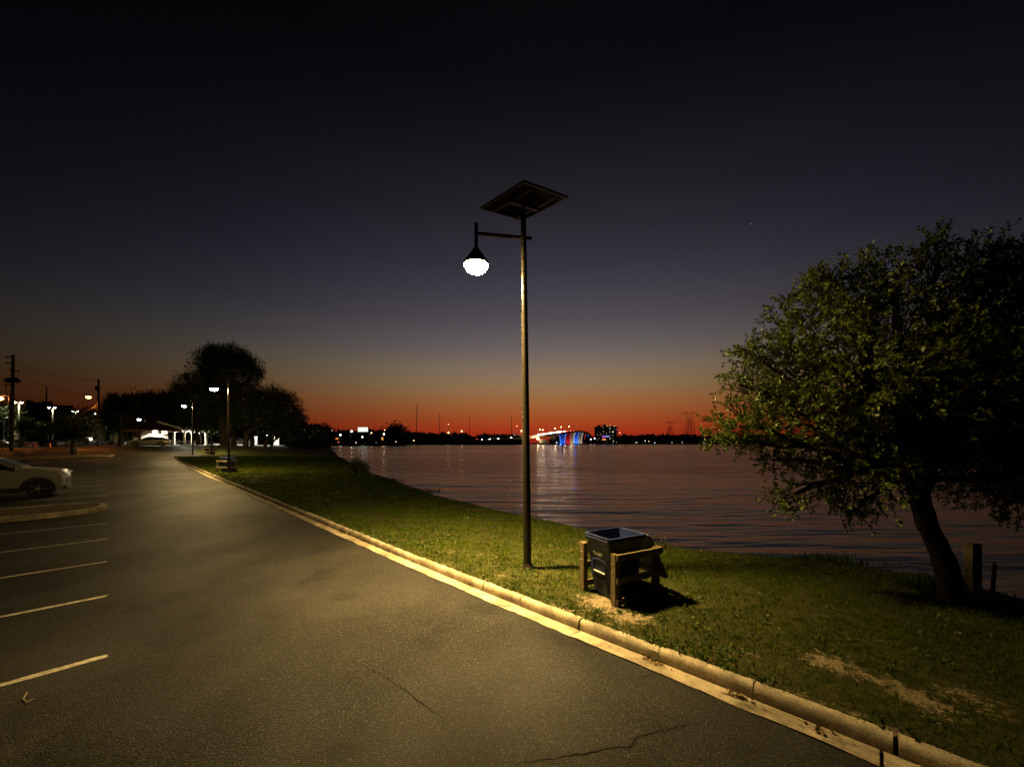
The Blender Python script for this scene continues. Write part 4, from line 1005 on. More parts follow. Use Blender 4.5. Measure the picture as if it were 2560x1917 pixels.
light('wall_lamp', 'SPOT', (lw, -.38, 2.0), 1500, (1, .9, .68), .15, rt, (R(12), 0, 0), R(150), .5)
# porch on the left
for px in (309, 321, 333, 341):
    mb = MB(); mb.box((bx(px) - ox, -.2, ye / 2), (.14, .14, ye)); mb.build('porch_post', M_BRN, rt)
mb = MB(); mb.box((bx(340.5) - ox, -.25, .62), (.55, .2, 1.3)); mb.build('pier', M_WALL, rt)
mb = MB(); mb.box((bx(324) - ox, -.3, ye - .12), (bx(343) - bx(305), .12, .22)); mb.build('fascia', mat('tan_fascia', (.32, .22, .12), .7), rt)
mb = MB(); a_, b2_, ym_ = hip_roof(mb, bx(303) - ox, bx(457) - ox, -.9, 6.2, ye + .02, 56 / F * Yb + .1, .42); mb.build('roof', M_ROOF, rt); rf = rt.children[-1]
for i in range(26):   # standing seams on the front slope
    u = i / 25; x = (bx(303) - ox) * (1 - u) + (bx(457) - ox) * u; xt = min(max(x, a_), b2_)
    k = 1.0 if a_ <= x <= b2_ else ((x - (bx(303) - ox)) / (a_ - (bx(303) - ox)) if x < a_ else ((bx(457) - ox) - x) / ((bx(457) - ox) - b2_))
    if k < .06: continue
    mb = MB(); zt = ye + .02 + (56 / F * Yb + .1 - ye - .02) * k; mb.bar((x, -.9, ye + .05), (x, -.9 + (ym_ + .9) * k, zt + .03), .05, .05); mb.build('roof_seam', M_ROOF, rf)
# tall flood lamp behind the roof
fl = at(349, 1049, 70); flz = zat(fl.x, fl.y)
fr = thing('flood_lamp', 'small white flood lamp behind the brown roof', 'lamp', (fl.x, fl.y, flz))
mb = MB(); mb.tube([(0, 0, 0), (0, 0, fl.z - flz)], .06, 8); mb.build('pole', M_POLE, fr)
mb = MB(); mb.box((0, -.1, fl.z - flz), (.45, .2, .25)); mb.build('lamp_head', glow('white_lamp_lit', (.95, 1, .95), 30), fr)

Yp = 68.0
PHP = math.atan((470 - CX) / F)
def px_(p): return (p - 470) / F * Yp * math.cos(PHP)
pz = CAMZ + (HY - 1112) / F * Yp; pox = px_(470)
pv = thing('picnic_pavilion', 'white lit picnic pavilion with columns beside the brown-roofed building', 'pavilion', ((470 - CX) / F * Yp, Yp, pz), -PHP)
zbm = (1112 - 1077) / F * Yp
for i, p in enumerate((434, 461, 481, 501, 518)):
    for yy in (0, 5.2):
        mb = MB(); mb.box((px_(p) - pox, yy, zbm / 2 - .3), (.27, .27, zbm + .6)); c_ = mb.build('column', M_WHITE, pv)
        for k in (-1, 1): mb = MB(); mb.bar((px_(p) - pox, yy, zbm - .42), (px_(p) - pox + k * .38, yy, zbm - .03), .1, .1); mb.build('brace', M_WHITE, c_)
for yy in (0, 5.2): mb = MB(); mb.box((px_(474) - pox, yy, zbm + .16), (px_(526) - px_(424), .25, .30)); mb.build('beam', M_WHITE, pv)
mb = MB(); ra, rb_, rm_ = hip_roof(mb, px_(398) - pox, px_(532) - pox, -1.0, 6.2, zbm + .55, (1112 - 1050) / F * Yp, .9, .12); mb.build('roof', M_ROOF, pv)
mb = MB(); mb.box((px_(474) - pox, 2.6, zbm + .34), (px_(524) - px_(426), 5.0, .05)); mb.build('ceiling', M_WHITE, pv)
gm = MB()   # lit gable towards the road
gm.add([(px_(398) - pox, -1.06, zbm + 1.6), (px_(432) - pox, -1.06, zbm + .95), (px_(468) - pox, -1.06, zbm + .35), (px_(448) - pox, -1.06, zbm + .3), (px_(396) - pox, -1.06, zbm + 1.35)] +
       [(px_(398) - pox, -.98, zbm + 1.6), (px_(432) - pox, -.98, zbm + .95), (px_(468) - pox, -.98, zbm + .35), (px_(448) - pox, -.98, zbm + .3), (px_(396) - pox, -.98, zbm + 1.35)],
       [(0, 1, 2, 3, 4), (9, 8, 7, 6, 5), (0, 5, 6, 1), (1, 6, 7, 2), (2, 7, 8, 3), (3, 8, 9, 4), (4, 9, 5, 0)])
gm.build('gable_board', M_WHITE, pv)
mb = MB(); mb.box((px_(474) - pox, 2.4, -.1), (px_(532) - px_(416), 7.2, .25)); mb.build('floor_slab', mat('concrete_floor', (.45, .43, .38), .8), pv)
for xx in (-2.6, .2, 2.4): light('ceiling_lamp', 'POINT', (xx, 2.0, zbm - .05), 1500, (1, .92, .72), .2, pv)
light('eave_lamp', 'POINT', (px_(430) - pox, -2.3, zbm + .2), 1200, (1, .92, .75), .15, pv)
for (p, yy, lab) in ((430, 1.2, 'picnic table under the pavilion near the brown-roofed building'), (452, 2.2, 'picnic table in the middle of the pavilion'), (476, 1.2, 'picnic table under the pavilion near its right columns')):
    _c, _s = math.cos(-PHP), math.sin(-PHP)
    t_ = thing('picnic_table', lab, 'table', ((470 - CX) / F * Yp + px_(p) * _c - yy * _s, Yp + px_(p) * _s + yy * _c, pz + .03), -PHP, 'picnic tables under the pavilion')
    mb = MB(); mb.box((0, 0, .74), (1.8, .75, .05)); mb.build('tabletop', M_WHITE, t_)
    for k in (-1, 1):
        mb = MB(); mb.box((0, k * .72, .44), (1.8, .26, .05)); mb.build('bench', M_WHITE, t_)
        mb = MB(); mb.bar((k * .6, -.5, .02), (k * .6, .2, .72), .08); mb.bar((k * .6, .5, .02), (k * .6, -.2, .72), .08); mb.build('leg_frame', M_BRN, t_)
# white notice board
nb_, _r, k = facing('notice_board', 'white notice board panels on posts left of the brown-roofed building', 'sign', 289, 60); nz0 = nb_.location.z
for (a, b_, y0_, y1_) in ((275, 294, 1087, 1101), (284, 293, 1101, 1107), (301, 307, 1087, 1106)):
    mb = MB(); mb.box((((a + b_) / 2 - 289) * k, 0, _r(0, (y0_ + y1_) / 2).z), ((b_ - a) * k, .06, (y1_ - y0_) * 60 / F)); mb.build('panel', M_WHITE, nb_)
for a in (276, 293, 302): mb = MB(); mb.box(((a - 289) * k, .07, 1.0), (.08, .08, 2.0)); mb.build('post', M_BRN, nb_)

# ------------------------------------------------------------------ park trees (silhouettes)
def ptree(px, Y, lobpx, ncl, per, leaf, label, seed, tr=.35, fork=None, m=None, name='oak_tree', group='park trees', shell=.5, limbs=7):
    b_ = stand(px, Y); lob = []
    for (lx, ly, lr, *dy) in lobpx:
        q = at(lx, ly, Y + (dy[0] if dy else 0)) - b_; lob.append((q.x, q.y, q.z, lr / F * Y))
    fk = at(*(fork or (px, lobpx[0][1] + lobpx[0][2])), Y) - b_
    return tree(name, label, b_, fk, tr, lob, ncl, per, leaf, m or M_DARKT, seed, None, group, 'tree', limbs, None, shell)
ptree(561, 62, [(560, 905, 44), (525, 903, 32, 1), (540, 888, 26), (582, 886, 26, 1), (610, 900, 24), (445, 990, 26, 1), (645, 930, 14), (600, 915, 34, -1), (632, 935, 22), (545, 950, 40, 2), (500, 950, 38, 1), (475, 985, 40), (520, 1000, 45, -2), (580, 985, 42, 2), (615, 975, 32), (450, 1010, 30, 1), (560, 1030, 50, 3), (600, 1035, 48, 3), (520, 1045, 40, 3)],
      3900, 17, .27, 'tallest broad spreading tree behind the middle lamp', 101, .62, (558, 1000))
ptree(497, 66, [(455, 1015, 30), (420, 1012, 34), (390, 1008, 28), (360, 1003, 22), (495, 1035, 34), (475, 1040, 24), (435, 1028, 24)], 1900, 17, .27, 'dark tree spreading over the pavilion roof', 102, .32, (490, 1068))
ptree(612, 60, [(640, 1010, 40), (680, 1000, 38), (715, 1015, 34), (655, 1040, 40), (700, 1050, 40), (610, 1040, 34), (735, 1045, 26), (745, 1075, 22)], 2600, 17, .25, 'rounded dark oak at the right of the park trees', 103, .42, (618, 1078))
ptree(584, 64, [(585, 1040, 40), (565, 1055, 30), (610, 1055, 30)], 420, 12, .36, 'dark tree just right of the tallest tree trunk', 104, .42, (584, 1078))
ptree(630, 66, [(630, 1050, 34), (650, 1055, 30), (605, 1055, 28)], 380, 12, .36, 'dark tree with a straight trunk under the rounded oak', 105, .34, (630, 1082))
ptree(658, 63, [(665, 1060, 28), (690, 1058, 30), (720, 1075, 24)], 380, 12, .34, 'low dark tree with a slanting trunk near the water', 106, .3, (672, 1085))
ptree(529, 70, [(530, 1050, 34), (510, 1055, 26), (548, 1052, 26)], 300, 12, .4, 'dark tree whose trunk stands right of the pavilion', 107, .26, (529, 1078))
ptree(676, 68, [(705, 1070, 26), (735, 1085, 24), (752, 1098, 18), (690, 1075, 20)], 340, 12, .34, 'dark tree nearest the water among the park trees', 108, .2, (690, 1092))
ptree(798, 92, [(797, 1092, 20), (785, 1100, 16), (808, 1106, 12), (780, 1112, 14), (795, 1112, 18)], 320, 12, .38, 'small dark tree on the point by the water', 109, .2, (797, 1108))
ptree(745, 70, [(750, 1108, 18), (770, 1118, 16), (735, 1112, 14), (785, 1122, 12)], 260, 12, .3, 'low dark bush on the bank below the park trees', 110, .12, (750, 1120), name='bush')
ptree(184, 42.5, [(185, 1062, 30), (160, 1070, 26), (212, 1066, 28), (140, 1074, 16), (230, 1072, 14), (185, 1082, 26)], 420, 12, .2, 'dark low-crowned tree on the distant island', 111, .26, (184, 1092))
ptree(345, 80, [(350, 1010, 22), (335, 1000, 18), (370, 1020, 26), (330, 1030, 26), (380, 1040, 26), (345, 1045, 24)], 420, 12, .45, 'dark tree between the palm and the pavilion', 112, .3, (345, 1068))
ptree(215, 110, [(205, 1045, 26), (235, 1055, 24), (180, 1050, 26), (225, 1075, 22), (255, 1040, 20), (270, 1062, 22)], 420, 12, .6, 'dark tree mass behind the second utility pole', 113, .3, (215, 1085))
ptree(10, 100, [(5, 1030, 28), (-25, 1040, 30), (20, 1050, 22), (-10, 1065, 30), (22, 1072, 14)], 420, 12, .55, 'dark tree at the far left edge behind the utility pole', 114, .3, (6, 1085))
ptree(95, 190, [(70, 1035, 22), (100, 1040, 24), (130, 1042, 22), (155, 1048, 18), (115, 1055, 22), (80, 1055, 20)], 500, 12, 1.0, 'dark tree clump in front of the large dark building', 115, .4, (95, 1070))
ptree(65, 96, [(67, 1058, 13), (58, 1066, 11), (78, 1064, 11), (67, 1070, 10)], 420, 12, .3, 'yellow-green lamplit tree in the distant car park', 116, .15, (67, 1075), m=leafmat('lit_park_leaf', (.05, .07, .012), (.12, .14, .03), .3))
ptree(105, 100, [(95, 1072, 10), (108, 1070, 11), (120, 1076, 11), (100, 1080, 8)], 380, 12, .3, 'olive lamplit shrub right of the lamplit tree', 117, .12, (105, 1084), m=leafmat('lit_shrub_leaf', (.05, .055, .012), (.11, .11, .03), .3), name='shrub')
# bush on the near shore
bb = ground(898, 1178); lob = []
for (lx, ly, lr) in ((890, 1160, 16), (905, 1165, 14), (880, 1168, 12), (915, 1172, 9), (897, 1172, 16)):
    q = at(lx, ly, bb.y) - bb; lob.append((q.x, q.y, q.z, lr / F * bb.y))
br = tree('shore_bush', 'dark bush at the water edge halfway along the bank', bb, (0, 0, .25), .05, lob, 420, 12, .085, M_DARKT, 120, None, None, 'bush', 5)
mb = MB()
for i in range(26): a = random.uniform(-.5, .5); mb.bar((random.uniform(-.5, .4), random.uniform(-.3, .3), .3), (random.uniform(-.5, .4) + a * .3, random.uniform(-.3, .3), random.uniform(1.1, 1.75)), .014)
mb.build('stems', M_BARK, br)
for i, (px, py, h, n_) in enumerate([(975, 1203, .3, 60), (1060, 1230, .3, 60), (850, 1150, .6, 80)]):
    tuft(px, py, n_, h, .5, ['weedy tuft on the bank right of the shore bush', 'weedy tuft on the bank farther right of the shore bush', 'weedy tuft on the bank left of the shore bush'][i], M_DARKT, .3, .03)

# cabbage palm
pb = stand(298, 58); pt_ = thing('palm_tree', 'dark fan palm left of the brown-roofed building', 'tree', pb)
hd = at(300, 1012, 58) - pb
mb = MB(); mb.tube([(0, 0, -.2), (.25, 0, 1.6), (.3, 0, 3.4), (.15, 0, 5), hd], [.27, .2, .19, .18, .17], 10); mb.build('trunk', M_BARK, pt_, True)
rr_ = np.random.default_rng(3); C = []; D = []
for i in range(90):
    d = rr_.normal(size=3); d[2] = d[2] * .75 - .15; d /= np.linalg.norm(d); L_ = rr_.uniform(1.3, 1.8)
    e = np.array(hd) + d * L_ * .5
    for k in range(30):
        f_ = d + rr_.normal(size=3) * .35; C.append(e); D.append(f_)
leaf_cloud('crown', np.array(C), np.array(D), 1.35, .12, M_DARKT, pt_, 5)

# ------------------------------------------------------------------ utility poles and wires
def on(px, py, Y): return at(px, py, Y)
up = stand(29, 47.5); ut = thing('utility_pole', 'tall dark utility pole with crossarms at the left edge', 'utility pole', up, 0, 'utility poles')
H_ = on(33, 886, 47.5) - up
mb = MB(); mb.tube([(0, 0, -.3), (H_.x * .5, 0, H_.z * .5), H_], [.19, .165, .13], 12); mb.build('shaft', M_WPOLE, ut, True)
def rel(px, py): return on(px, py, 47.4) - up
for (a, ya, b_, yb) in ((14, 894, 34, 889), (16, 909, 33, 908), (24, 926, 48, 926), (12, 962, 38, 962)):
    mb = MB(); mb.bar(rel(a, ya), rel(b_, yb), .09); mb.build('crossarm', M_WPOLE, ut)
    mb = MB(); mb.tube([rel(a + 1, ya), rel(a + 1, ya - 5)], .05, 7); mb.build('insulator', M_BLACK, ut)
    mb = MB(); mb.tube([rel(b_ - 2, yb), rel(b_ - 2, yb + 5)], .05, 7); mb.build('insulator', M_BLACK, ut)
for k in (-1, 1):
    mb = MB(); mb.lathe(rel(31 + k * 10, 951), [(.12, -.3), (.42, -.05), (.2, .25), (.1, .35)], 10); mb.build('transformer', M_BLACK, ut)
mb = MB(); mb.tube([rel(16, 964), rel(15, 975), rel(18, 987), rel(24, 992)], .03, 6); mb.build('drop_cable', M_BLACK, ut)
up2 = stand(246, 66); u2 = thing('utility_pole', 'second utility pole carrying an orange street lamp', 'utility pole', up2, 0, 'utility poles')
r2 = lambda px, py: on(px, py, 66) - up2
mb = MB(); mb.tube([(0, 0, -.3), r2(246.5, 948)], [.2, .14], 12); mb.build('shaft', M_WPOLE, u2, True)
mb = MB(); mb.bar(r2(234, 950), r2(247, 952), .09); mb.build('crossarm', M_WPOLE, u2)
mb = MB(); mb.tube([r2(243.5, 966), r2(243.5, 976)], .32, 10); mb.build('transformer', M_BLACK, u2)
mb = MB(); mb.tube([r2(246, 998), r2(236, 991), r2(222, 991)], .05, 6); mb.build('lamp_arm', M_WPOLE, u2)
M_SOD = glow('sodium_lamp_lit', (1, .36, .06), 40)
mb = MB(); mb.ball(r2(221, 993), .34, 12, .6); mb.build('sodium_globe', M_SOD, u2, True)
SOD = (1, .27, .03)
light('sodium_light', 'SPOT', r2(221, 996) + Vector((0, 0, -.1)), 2600, SOD, .2, u2, (0, 0, 0), R(170), .4)
up3 = stand(23, 62); u3 = thing('sodium_lamp', 'orange street lamp glaring at the left edge of the picture', 'street lamp', up3)
r3 = lambda px, py: on(px, py, 62) - up3
mb = MB(); mb.tube([(0, 0, -.3), r3(23.5, 998), r3(22, 990), r3(12, 988), r3(0, 992)], [.09, .07, .05, .05, .04], 8); mb.build('pole', M_POLE, u3, True)
mb = MB(); mb.ball(r3(-1, 996), .42, 12, .7); mb.build('sodium_globe', M_SOD, u3, True)
light('sodium_light', 'SPOT', r3(-1, 1000) + Vector((0, 0, -.1)), 2600, SOD, .2, u3, (0, 0, 0), R(170), .4)
for i, (a, b_) in enumerate((((14, 889, 47.4), (234, 947, 66)), ((16, 904, 47.4), (234, 950, 66)), ((24, 926, 47.4), (246, 985, 66)), ((246, 1015, 66), (100, 1054, 75)), ((246, 1008, 66), (160, 1048, 75)))):
    A, B = on(*a), on(*b_); w_ = thing('overhead_wire', ['upper wire between the two utility poles', 'second wire between the two utility poles', 'lower cable between the two utility poles', 'sagging cable running left from the second utility pole', 'sagging cable above the parked vehicles'][i], 'wire', A, 0, 'overhead wires')
    sag = -.9 if i < 3 else -.5
    mb = MB(); mb.tube([(B - A) * (q / 14) + Vector((0, 0, sag * 4 * (q / 14) * (1 - q / 14))) for q in range(15)], .02 if i < 3 else .035, 5); mb.build('cable', M_BLACK if i < 3 else M_GALV, w_)
# thin sign posts on the verge
for (px, y0_, y1_, lab) in ((9, 1052, 1136, 'thin steel post left of the tall utility pole'), (33.5, 1100, 1136, 'thin steel post just right of the tall utility pole')):
    b_ = ground(px, y1_); t_ = thing('marker_post', lab, 'post', b_, 0, 'thin posts on the verge')
    q = at(px + .7, y0_, b_.y) - b_; mb = MB(); mb.tube([(0, 0, -.1), q], .04, 8); mb.build('shaft', M_GALV, t_); mb = MB(); mb.ball(q, .045, 8); mb.build('cap', M_GALV, t_)
M_ORANGE = mat('orange_plastic', (.85, .22, .04), .5)
for (px, yb, yt, lab) in ((88.5, 1121, 1108, 'orange delineator post nearer the utility pole'), (126, 1119.5, 1108, 'orange delineator post farther right on the verge')):
    b_ = ground(px, yb); t_ = thing('delineator_post', lab, 'post', b_, 0, 'orange delineators'); q = at(px, yt, b_.y) - b_
    mb = MB(); mb.tube([(0, 0, 0), (0, 0, q.z)], .055, 10); mb.build('tube', M_ORANGE, t_); mb = MB(); mb.lathe((0, 0, 0), [(.16, 0), (.16, .03), (.06, .06)], 12); mb.build('foot', M_RUBBER, t_)
# leaning pale stake by the island tree
b_ = ground(197, 1139); t_ = thing('tree_stake', 'pale leaning stake beside the island tree', 'stake', b_); q = at(192, 1117, b_.y) - b_
mb = MB(); mb.tube([(0, 0, 0), q * .5 + Vector((-.03, 0, 0)), q], [.05, .045, .04], 7); mb.build('rod', mat('pale_old_timber', (.34, .29, .17)), t_)

# ------------------------------------------------------------------ distant car park
M_LOT = glow('lot_lamp_lit', (1, .94, .62), 45)
def lot_lamp(px, ytop, Y, dx, label, power=2500, single=None):
    b_ = stand(px, Y); q = at(px, ytop, Y) - b_
    t_ = thing('car_park_lamp', label, 'street lamp', b_, 0, 'car park lamps')
    mb = MB(); mb.tube([(0, 0, -.2), (0, 0, q.z)], [.17, .11], 8); mb.build('pole', mat('cream_lamp_pole', (.5, .47, .36), .6), t_)
    for k in ((-1, 1) if single is None else (single,)):
        h = Vector((k * dx / F * Y, -.1, q.z + .1)); mb = MB(); mb.bar((0, 0, q.z), h, .1); a_ = mb.build('arm', M_POLE, t_)
        mb = MB(); mb.box(h + Vector((0, 0, .06)), (.7, .5, .12)); mb.box(h + Vector((0, 0, -.02)), (.5, .4, .02)); mb.build('lamp_head', M_POLE, t_)
        mb = MB(); mb.ball(h + Vector((0, -.1, -.12)), .30, 10, .55); mb.build('lens', M_LOT, t_, True)
    light('lot_light', 'SPOT', (0, -.6, q.z - .35), power, (1, .93, .62), .25, t_, (0, 0, 0), R(160), .4)
lot_lamp(48, 1006, 100, 8, 'twin-headed car park lamp just right of the tall utility pole')
lot_lamp(132, 1019, 120, 8, 'twin-headed car park lamp in front of the large dark building')
lot_lamp(190, 1028, 135, 6, 'dimmer twin-headed car park lamp right of the large dark building')
lot_lamp(232, 1034, 142, 6, 'twin-headed car park lamp close to the second utility pole')
lot_lamp(271, 1039, 152, 6, 'single-headed car park lamp beside the palm', 2000, 1)
# lit shop behind the lot
shp, r4, _k = facing('shop_building', 'pale lit flat-roofed building behind the tall utility pole', 'building', 42, 118)
def panel(root, r, x0, x1, y0, y1, dep, th, name, m):
    a, b_ = r(x0, y0), r(x1, y1); mb = MB(); mb.box(((a.x + b_.x) / 2, dep, (a.z + b_.z) / 2), (abs(b_.x - a.x), th, abs(a.z - b_.z))); return mb.build(name, m, root)
panel(shp, r4, 30, 47, 1056, 1107, 3, 6, 'wall', mat('cream_stucco', (.5, .46, .34), .85))
panel(shp, r4, 28, 60, 1066, 1070, -.8, 1.5, 'canopy_fascia', M_WHITE)
panel(shp, r4, 28, 62, 1070, 1072.5, -.6, 2.2, 'canopy_soffit', M_BRN)
for a in (20.5, 32.5): panel(shp, r4, a, a + 2.6, 1075, 1090, -.15, .2, 'lit_window', glow('shop_window_lit', (1, .8, .4), 2.5))
cn, r5, _k = facing('drive_canopy', 'long low dark canopy above the cars in the distant lot', 'canopy', 108, 112)
panel(cn, r5, 88, 126, 1071.5, 1074, 0, 4, 'roof', M_BRN); panel(cn, r5, 88, 107, 1071, 1071.8, -2.1, .1, 'edge_trim', M_WHITE)
for a in (104, 120): panel(cn, r5, a, a + 1.4, 1074, 1100, -1.5, .25, 'column', mat('cream_lamp_pole', (.5, .47, .36)))
# cars in the lot
M_HEAD = glow('headlight_lit', (1, .93, .78), 60)
def lot_car(px, Y, rz, paint, prof, label, head=None, tail=None):
    b_ = stand(px, Y); return car('parked_car', label, b_, rz, paint, prof, 'cars in the distant lot', .35, 1.36, False, 'car', head, tail)
lot_car(57, 92, R(5), M_CARW, SUV, 'pale car under the lamplit tree')
lot_car(107, 98, R(184), M_CLAD, SUV, 'dark car in front of the low canopy')
lot_car(129, 96, R(182), M_CARW, SED, 'white sedan right of the dark car in the distant lot')
lot_car(151, 108, R(8), M_CARS, SED, 'car with its headlamp lit in the distant lot', M_HEAD)
lot_car(164, 100, R(180), mat('pale_yellow_paint', (.55, .5, .3), .35), SUV, 'pale yellowish car left of the island tree')
lot_car(188, 104, R(0), M_CLAD, SED, 'dark car with red tail lamp behind the island tree', None, M_TAIL)
lot_car(250, 104, R(180), M_CARS, SED, 'silver car partly behind the second utility pole')
lot_car(8, 84, R(0), M_CARW, SED, 'white car at the far left edge of the distant lot')
# delivery truck with a dark rear opening
tk, r6, _k = facing('delivery_truck', 'box truck with pale frame round a dark opening', 'truck', 217, 98)
panel(tk, r6, 204, 231, 1080, 1096, 2.5, 4.9, 'cargo_box', M_CLAD)
for (a, b_, c_, d_) in ((208, 231, 1080, 1082), (208, 210.2, 1082, 1092), (228.6, 231, 1082, 1092)): panel(tk, r6, a, b_, c_, d_, -.06, .16, 'frame_bar', M_WHITE)
panel(tk, r6, 212, 231, 1092, 1096, -.06, .18, 'tailboard', mat('pale_yellow_paint', (.55, .5, .3)))
panel(tk, r6, 204, 206, 1080, 1093, -.05, .14, 'side_post', M_WHITE)
for a in (209, 227):
    mb = MB(); p_ = r6(a, 1100); mb.tube([(p_.x, .2, .42), (p_.x, .5, .42)], .42, 14); mb.build('wheel', M_RUBBER, tk)
mb = MB(); mb.ball(r6(226.5, 1098) + Vector((0, -.2, 0)), .22, 10); mb.build('lamp', M_HEAD, tk)
# picket fence and barricades
fn_, r7, _k = facing('picket_fence', 'low pale picket fence along the distant lot', 'fence', 45, 88)
for i in range(18):
    panel(fn_, r7, 32 + i * 2, 32.7 + i * 2, 1090, 1106, 0, .05, 'picket', mat('fence_steel', (.2, .18, .13), .7))
for yy in (1091.5, 1102): panel(fn_, r7, 31, 68, yy, yy + .7, .06, .05, 'rail', mat('fence_steel', (.2, .18, .13)))
for i, a in enumerate((62, 72, 79.5, 89)):
    b0 = stand(a + 2, 80); br_ = thing('barricade', ['red and white barricade nearest the fence', 'second red and white barricade from the fence', 'third red and white barricade from the fence', 'red and white barricade farthest from the fence'][i], 'barricade', b0, 0, 'barricades in a row')
    for k_ in range(2): mb = MB(); mb.box((0, 0, .95 - k_ * .32), (.62, .05, .22)); mb.build('board', M_WHITE if k_ == 0 else mat('barricade_red', (.4, .05, .03), .6), br_)
    for k_ in (-1, 1): mb = MB(); mb.bar((k_ * .24, 0, 0), (k_ * .24, .03, 1.05), .06); mb.build('leg', M_WHITE, br_)
# big dark building on the skyline
hl, r8, _k = facing('office_block', 'large dark flat building on the left skyline with roof mast', 'building', 120, 260)
for (a, b_, c_, dp) in ((66, 185, 1011, 10), (66, 84, 1002.5, 12), (104, 132, 1002.5, 14), (84, 132, 1006, 13)): panel(hl, r8, a, b_, c_, 1100, dp, 20 + dp * .3, 'wing', mat('dark_render', (.07, .06, .05), .9))
for i in range(5): panel(hl, r8, 70, 130, 1016 + i * 7, 1018 + i * 7, -.2, .2, 'window_band', M_GLASS)
mb = MB(); mb.tube([r8(116, 1003), r8(116.3, 967)], [.5, .25], 6); mb.build('roof_mast', M_BLACK, hl)

# lit things seen between the park trunks
def lit_hut(px, Y, x0, x1, y0, y1, label, pw):
    t_, r, _k = facing('lit_shelter', label, 'shelter', px, Y, 'small lit shelters beyond the trees')
    for a in (x0, x1): panel(t_, r, a - .9, a + .9, y0, y1, 0, .4, 'post', M_WHITE)
    panel(t_, r, x0 - 2, x1 + 2, y0 - 2, y0, 1, 3, 'roof', M_WHITE); panel(t_, r, x0, x1, y0, y1 + 3, 2.4, .15, 'back_wall', M_WHITE)
    m_ = (r(x0, y0) + r(x1, y0)) / 2; light('shelter_lamp', 'POINT', (m_.x, .7, m_.z - .25), pw * 2, (1, .95, .78), .15, t_)
lit_hut(640, 96, 637, 643, 1091, 1109, 'white lit narrow shelter between the park trunks', 260)
lit_hut(690, 92, 684, 698, 1087, 1109, 'white lit shelter seen through branches near the water', 420)
lot_car(600, 92, R(12), M_CARW, SUV, 'white car seen between the park tree trunks')
for i, (px, py, Y, lab) in enumerate([(552, 1073, 110, 'white point lamp between the two big trunks'), (667, 1088, 110, 'white point lamp left of the lit shelter by the water'), (762, 1075, 130, 'white point lamp at the right end of the park trees')]):
    b_ = stand(px, Y); t_ = thing('path_lamp', lab, 'lamp', b_, 0, 'white path lamps'); q = at(px, py, Y) - b_
    mb = MB(); mb.tube([(0, 0, 0), (0, 0, q.z)], .07, 6); mb.build('pole', M_POLE, t_); mb = MB(); mb.ball(q, .2, 8); mb.build('globe', glow('white_lamp_lit', (.95, 1, .95), 30), t_)
for (a, b_, yy, lab) in ((531, 552, 1113, 'pale low wall right of the pavilion'), (594, 611, 1114, 'pale low wall between the park trunks'), (620, 710, 1113.5, 'long pale path edge beyond the trunks')):
    t_ = stand((a + b_) / 2, 80); w_ = (b_ - a) / F * 80; o = MB(); lw_ = thing('low_wall', lab, 'wall', t_, 0, 'low pale walls')
    n = max(2, int(w_ / 1.2))
    for i in range(n): mb = MB(); mb.box(((i + .5) * w_ / n - w_ / 2, 0, .1), (w_ / n - .02, .3, .3)); mb.build('block', M_WHITE, lw_)

# ------------------------------------------------------------------ across the bay
ORD = 'first second third fourth fifth sixth seventh eighth ninth tenth eleventh twelfth thirteenth fourteenth fifteenth sixteenth seventeenth'.split()
def wood(name, label, spans, seed, size):
    """irregular far tree line as one mass of leafy clumps"""
    r = np.random.default_rng(seed); C = []; D = []
    for (x0, x1, Y, y0, y1) in spans:
        n = int((x1 - x0) * (26 if Y > 200 else 60)); px = r.uniform(x0, x1, n); yy = Y + r.uniform(0, 60, n)
        top = y0 + (vnoise(px * .22, px * 0, seed) - .5) * (y1 - y0) * .55 + (vnoise(px * .7, px * 0, seed + 1) - .5) * 3
        py = y1 - (y1 - top) * r.uniform(0, 1, n) ** .8
        C.append(np.stack([(px - CX) / F * yy, yy, CAMZ + (HY - py) / F * yy], 1)); D.append(r.normal(size=(n, 3)))
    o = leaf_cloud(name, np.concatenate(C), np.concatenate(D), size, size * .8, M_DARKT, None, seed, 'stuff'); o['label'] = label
wood('park_wood', 'dark mass of trees behind the park buildings', [(150, 330, 150, 1050, 1112), (320, 560, 130, 1040, 1113), (540, 720, 140, 1045, 1114), (700, 800, 170, 1075, 1113), (-60, 160, 170, 1050, 1106)], 50, 3.2)
wood('far_wood', 'dark tree line on the left far shore', [(690, 812, 300, 1092, 1110), (800, 1000, 520, 1088, 1112), (960, 1060, 760, 1090, 1110), (1000, 1180, 790, 1090, 1109), (1150, 1300, 760, 1094, 1110)], 51, 9)
wood('far_wood', 'dark tree line on the right far shore', [(1380, 1560, 1040, 1099, 1110), (1540, 1800, 1020, 1096, 1110), (1790, 2300, 1120, 1097, 1110), (2300, 3100, 1130, 1096, 1110)], 52, 13)
ptree_far = [(990, 640, [(988, 1082, 9), (998, 1080, 8), (980, 1086, 7)], 'rounded dark tree standing above the left far shore'), (812, 330, [(812, 1083, 12), (802, 1090, 10), (822, 1092, 9)], 'dark tree on the near end of the far shore')]
for i, (px, Y, lob, lab) in enumerate(ptree_far):
    b_ = at(px, 1106, Y); lb = []
    for a, c_, r_ in lob: q = at(a, c_, Y) - b_; lb.append((q.x, q.y, q.z, r_ / F * Y))
    tree('far_tree', lab, b_, (0, 0, 2.5), .5, lb, 300, 10, Y * .006, M_DARKT, 130 + i, None, 'far shore trees', 'tree', 3)
